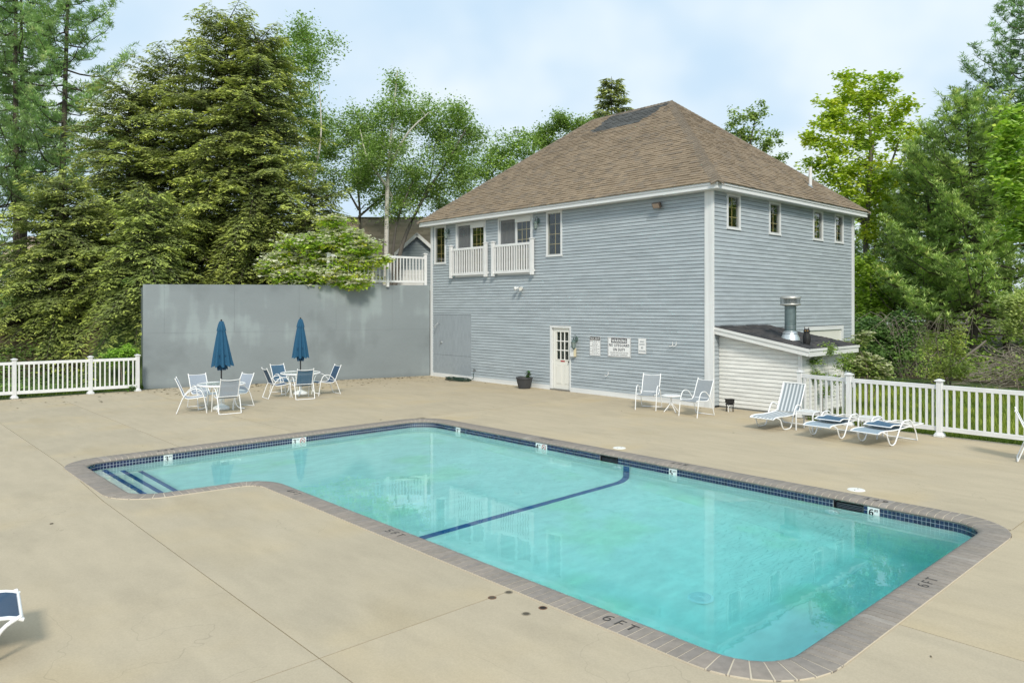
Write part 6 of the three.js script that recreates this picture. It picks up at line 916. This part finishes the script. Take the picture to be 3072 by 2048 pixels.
// more of the wood on the right: trees reaching past the edge of view, and the thicket that closes it behind
{ const put = (r, l, p, s) => { const c = copyOf(r, l, p, VIEW + s); c.scale.setScalar(1 + 0.12 * Math.sin(s * 9)); return c; };
  put(p1, 'white pine deep in the wood behind the broad pine', [50.5, 0.3, -16.5], 1.3); put(p2, 'thin white pine deep in the wood right of the maple', [47.5, 0.2, -18.5], 2.1); put(maple, 'second maple deep in the wood behind the pines', [54, 0.5, -13], 2.6);
  put(p2, 'white pine in the wood beyond the right end of the fence', [40, 0, -1.5], 2.2); put(maple, 'maple in the wood beyond the right end of the fence', [43.5, 0, 4.5], 4.0); put(p2, 'thin white pine in the wood beyond the right end of the fence', [36.5, 0, 6.5], 0.7);  }
{ // thicket
  const rr = rngOf(801), L = new Leaves(62000, 3.1), gauss = () => (rr() + rr() + rr() - 1.5) / 0.9, stems = [];
  const blob = (x, z, y0, h, w, n, dark, light, leaf) => { const cs = []; for (let k = 0; k < 16; k++) cs.push([x + gauss() * w, y0 + h * rr(), z + gauss() * w, rr()]); for (let k = 0; k < n; k++) { const c = cs[k % 16], a = rr() * 6.283, dr = -0.4 + (rr() - 0.5), l = Math.hypot(1, dr), tw = rr() - 0.5, col = mix3(dark, light, c[3]), j = 0.75 + 0.5 * rr(), le = leaf * (0.7 + 0.6 * rr()); L.add(c[0] + gauss() * w * 0.42, Math.max(0, c[1] + gauss() * h * 0.13), c[2] + gauss() * w * 0.42, Math.cos(a) / l, dr / l, Math.sin(a) / l, -Math.sin(a) * Math.cos(tw), Math.sin(tw), Math.cos(a) * Math.cos(tw), le, le * 0.4, [col[0] * j, col[1] * j, col[2] * j], 0.2); } };
  for (let k = 0; k < 30; k++) { const a = lerp(-0.42, 0.42, k / 29), d = 47 + 10 * rr(), x = d * Math.cos(a), z = d * Math.sin(a) - 4; blob(x, z, 0.2, 7.5 + 3 * rr(), 1.7, 1250, [0.06, 0.10, 0.02], [0.17, 0.24, 0.04], 0.3); if (k % 2) { const p = V(x, -0.2, z), q = V(x + (rr() - 0.5) * 1.5, 9 + 3 * rr(), z + (rr() - 0.5)); const w = wander(p, q, 6, 0.5, rr); stems.push(limbGeo(w, w.map((_, i) => lerp(0.16, 0.05, i / 6)), 6)); } }
  for (let k = 0; k < 26; k++) { const a = lerp(-0.40, 0.2, rr()), d = 34.5 + 9 * rr(); blob(d * Math.cos(a), d * Math.sin(a) - 3, -0.1, 1.8, 1.0, 520, [0.05, 0.09, 0.02], [0.14, 0.21, 0.036], 0.17); }
  for (let k = 0; k < 24; k++) blob(29.5 + 5.5 * rr(), -11 + 9 * rr(), -0.15, 0.7 + 0.9 * rr(), 0.5, 260, [0.08, 0.13, 0.03], [0.20, 0.25, 0.06], 0.1);
  const m = part(scene, 'undergrowth', [L.geo()], M_leaf); m.userData = { kind: 'stuff', label: 'shady leafy undergrowth closing the wood behind the right fence' };
  part(m, 'stems', stems, M_bark);
}
{ // heaps of dead branches
  const twigs = (label, at, n, w, h, seed, upright) => { const t = thing('brush_pile', label, 'brush pile', at, VIEW, 'heaps of dead grey branches at the wood edge'), rr = rngOf(seed), g = [], big = []; for (let k = 0; k < n; k++) { const a = rr() * 6.283, x = (rr() - 0.5) * w * 2, z = (rr() - 0.5) * w, len = 0.7 + 1.6 * rr(), top = upright ? h * (0.5 + 0.6 * rr()) : h * (1 - Math.pow(Math.abs(x / w), 2)) * rr(), P = [V(x, upright ? 0 : top * 0.7, z), V(x + Math.cos(a) * len * 0.35, (upright ? 0.5 : 0.8) * top + 0.25 * rr(), z + Math.sin(a) * len * 0.3), V(x + Math.cos(a + 0.5) * len * 0.7, top + 0.2 * (rr() - 0.3), z + Math.sin(a + 0.4) * len * 0.5), V(x + Math.cos(a + 1) * len, top * 0.75 + 0.3 * (rr() - 0.5), z + Math.sin(a + 0.8) * len * 0.6)], c = new THREE.CatmullRomCurve3(P).getPoints(7), r = 0.006 + 0.012 * rr() * rr() * 1.6; (r > 0.017 ? big : g).push(limbGeo(c, c.map((_, i) => lerp(r, r * 0.35, i / 7)), 4)); }
    part(t, 'twigs', g, std([0.30, 0.26, 0.215], 0.95)).userData = { kind: 'stuff' }; big.slice(0, 14).forEach(b => part(t, 'branch', b, std([0.26, 0.225, 0.185], 0.95))); return t; };
  twigs('wide heap of dead grey branches behind the right fence, at the picture edge', [33.2, -0.2, -7.6], 230, 1.9, 1.7, 811, false);
  twigs('tangle of dead upright brush round the pine trunk behind the fence', [34.3, -0.2, -11.4], 90, 1.1, 2.6, 812, true);
  const log = thing('fallen_trunk', 'grey bare trunk leaning in the brush behind the fence', 'log', [31.6, -0.2, -9.4], VIEW); part(log, 'trunk', limbGeo(wander(V(-0.9, 0.02, 0), V(0.9, 1.75, 0.6), 6, 0.15, rngOf(4)), [0.075, 0.07, 0.065, 0.06, 0.05, 0.045, 0.035], 7), std([0.21, 0.185, 0.155], 0.95));
}
// ground plants: low cover on the bank, grass outside both fences
{
  const rr = rngOf(821), L = new Leaves(40000);
  for (let k = 0; k < 26000; k++) { const x = -12 + 20.2 * rr(), z = -27.5 - 5.2 * Math.pow(rr(), 0.8) - Math.max(0, 4 - x) * 0.05, n = noise2(x * 0.7, z * 0.7, 823), y = groundAt(x, z) + (0.05 + 0.28 * rr()) * (0.4 + n), a = rr() * 6.283, dr = (rr() - 0.55) * 0.9, l = Math.hypot(1, dr), j = 0.6 + 0.8 * rr(), c = mix3([0.045, 0.085, 0.015], [0.12, 0.20, 0.03], n); const le = 0.05 + 0.07 * rr(); L.add(x, y, z, Math.cos(a) / l, dr / l, Math.sin(a) / l, -Math.sin(a), 0, Math.cos(a), le * 1.3, le * 0.5, [c[0] * j, c[1] * j, c[2] * j], 0.2); }
  const m = part(scene, 'ground_cover', L.geo(), M_leaf); m.userData = { kind: 'stuff', label: 'low leafy ground cover on the bank behind the left fence' };
  const blades = (label, n, where, h, cs) => { const B = new Leaves(n); for (let k = 0; k < n; k++) { const [x, z] = where(), a = rr() * 6.283, le = h * (0.5 + 0.9 * rr()), bend = 0.2 + 0.5 * rr(), l = Math.hypot(1, bend), nn = noise2(x * 0.9, z * 0.9, 827), c = mix3(cs[0], cs[1], clamp(nn + 0.4 * (rr() - 0.5))); B.add(x, groundAt(x, z) - 0.01, z, Math.cos(a) * bend / l, 1 / l, Math.sin(a) * bend / l, -Math.sin(a), 0, Math.cos(a), le, 0.008 + 0.008 * rr(), c, 0.1); } const q = part(scene, numbered('grass'), B.geo(), M_leaf); q.userData = { kind: 'stuff', label }; };
  blades('uncut green grass behind the right fence', 42000, () => { const d = Math.pow(rr(), 1.6); return [18.05 + 12 * d, -8.6 + 10 * rr() - 3.4 * d]; }, 0.24, [[0.055, 0.095, 0.012], [0.17, 0.20, 0.03]]);
  blades('grass fringe along the foot of the left fence', 16000, () => { const x = -9 + 17 * rr(); return [x, -27.4 + (x - 4.2) * 0.13 * (x < 7 ? 1 : 0.6) - 0.1 - 1.2 * rr()]; }, 0.17, [[0.04, 0.075, 0.012], [0.12, 0.17, 0.03]]);
}

// ------------------------------------------------------------------ neighbouring houses beyond the trees
function farHouse(label, at, turn, w, d, h, rise, o = {}) {   // x across, z towards the pool; gable ends at +-x unless o.wing
  const t = thing('neighbour_house', label, 'house', at, turn), rr = rngOf(o.seed ?? 1), wallM = std(o.wall ?? [0.30, 0.35, 0.385], 0.7), gapM = std([0.12, 0.14, 0.15], 0.9), roofM = new THREE.MeshStandardMaterial({ vertexColors: true, roughness: 0.95 }), E = 0.16;
  const body = part(t, 'wall', [span(-w / 2 + 0.03, w / 2 - 0.03, 0, h, -d, -0.03)], gapM);
  for (let y = 0; y < h - 0.02; y += E) part(body, 'clapboard', box(w, E - 0.016, 0.02, 0, y + E / 2, -0.02), wallM);
  const tri = new THREE.ExtrudeGeometry(new THREE.Shape([[0, h], [d, h], [d / 2, h + rise]].map(p => new THREE.Vector2(...p))), { depth: w - 0.1, bevelEnabled: false }).rotateY(Math.PI / 2).translate(-w / 2 + 0.05, 0, 0); part(t, 'gable', tri, wallM);
  const a = Math.atan2(rise, d / 2), sl = Math.hypot(rise, d / 2) + 0.35, roof = part(t, 'roof', [1, -1].map(s => box(w + 0.5, 0.06, sl).rotateX(s * a).translate(0, h + rise / 2 - 0.05, -d / 2 + s * (d / 4 + 0.06))), std([0.14, 0.105, 0.075], 0.95));
  const sh = []; for (let k = 0; k * 0.2 < sl; k++) for (let u = -w / 2 - 0.25 - 0.2 * rr(); u < w / 2 + 0.25; ) { const q = 0.4 + 0.4 * rr(), l = 0.85 + 0.3 * rr(), e = Math.min(u + q, w / 2 + 0.25); sh.push(tint(box(Math.max(0.02, e - u - 0.01), 0.03, 0.21).translate((u + e) / 2, 0.045 + 0.012 * rr(), sl / 2 - k * 0.2 - 0.1).rotateX(a).translate(0, h + rise / 2 - 0.05, -d / 2 + d / 4 + 0.06), [0.45 * l, 0.35 * l, 0.27 * l])); u += q; }
  part(roof, 'shingles', sh, roofM).userData = { kind: 'stuff' };
  part(t, 'eave_trim', [box(w + 0.52, 0.18, 0.05, 0, h - 0.22, 0.27), box(0.14, h, 0.06, -w / 2, h / 2, 0.0), box(0.14, h, 0.06, w / 2, h / 2, 0.0)], M.white);
  for (const [x, y, ww, hh] of o.windows ?? []) { const f = part(t, 'window', [box(ww + 0.2, 0.1, 0.06, x, y + hh / 2 + 0.05, 0.01), box(ww + 0.2, 0.1, 0.06, x, y - hh / 2 - 0.05, 0.01), box(0.1, hh, 0.06, x - ww / 2 - 0.05, y, 0.01), box(0.1, hh, 0.06, x + ww / 2 + 0.05, y, 0.01)], M.white); part(f, 'pane', box(ww, hh, 0.02, x, y, 0.0), std([0.03, 0.035, 0.04], 0.08)); part(f, 'muntin', [box(ww, 0.04, 0.03, x, y, 0.008)], M.white); }
  if (o.wing) { const { x, w: gw, h: gh, rise: gr, out } = o.wing, wing = part(t, 'wing', [span(x - gw + 0.02, x + gw - 0.02, 0, gh, 0.0, out - 0.03)], gapM);
    for (let y = 0; y < gh + gr - 0.1; y += E) { const k = y + E <= gh ? 1 : Math.max(0, (gh + gr - y - E) / gr); if (k > 0.03) part(wing, 'clapboard', box(2 * gw * k, E - 0.016, 0.02, x, y + E / 2, out - 0.02), wallM); }
    const core = new THREE.ExtrudeGeometry(new THREE.Shape([[-gw, gh], [gw, gh], [0, gh + gr]].map(p => new THREE.Vector2(...p))), { depth: out + 2.4, bevelEnabled: false }).translate(x, 0, -2.44); part(t, 'gable', core, gapM);
    const ga = Math.atan2(gr, gw), gl = Math.hypot(gr, gw) + 0.3; part(t, 'wing_roof', [1, -1].map(s => box(gl, 0.07, out + 2.7).rotateZ(-s * ga).translate(x + s * (gw / 2 + 0.07), gh + gr / 2 - 0.03, (out - 2.4) / 2 + 0.1)), std([0.42, 0.33, 0.26], 0.95));
    part(t, 'rake_board', [1, -1].map(s => box(gl, 0.17, 0.05).rotateZ(-s * ga).translate(x + s * (gw / 2 + 0.07), gh + gr / 2 - 0.11, out + 0.24)), M.white);
    if (o.door) part(t, 'garage_door', [0, 1, 2, 3, 4].map(k => box(1.7, 0.29, 0.04, x - 0.35, 0.55 + 0.3 * k - 0.4, out)), M.white); }
  return t;
}
farHouse('neighbour house with brown shingle roof and a small blue-grey gable behind the birches', [22.7, 3.3, -36.2], VIEW, 9.2, 5.2, 2.55, 2.2, { seed: 2, wing: { x: 2.75, w: 1.75, h: 1.9, rise: 1.55, out: 1.6 }, door: true, windows: [[-2.6, 1.5, 0.8, 1.1], [-0.4, 1.5, 0.8, 1.1]] });
farHouse('blue-grey neighbour house glimpsed low between the hemlock trunks', [19.6, 3.0, -43.5], VIEW + 0.15, 6.5, 5.5, 2.6, 2.0, { seed: 3, windows: [[-2.1, 1.3, 0.8, 1.2], [0.3, 1.3, 0.8, 1.2], [2.3, 1.3, 0.8, 1.2]] });
farHouse('white neighbour house glimpsed between the pines at the far left', [11.4, 3.0, -62], VIEW - 0.1, 7, 6, 3.0, 2.0, { seed: 4, wall: [0.72, 0.73, 0.72], windows: [[-2, 1.6, 0.9, 1.2], [1.6, 1.6, 0.9, 1.2]] });

renderer.render(scene, camera);
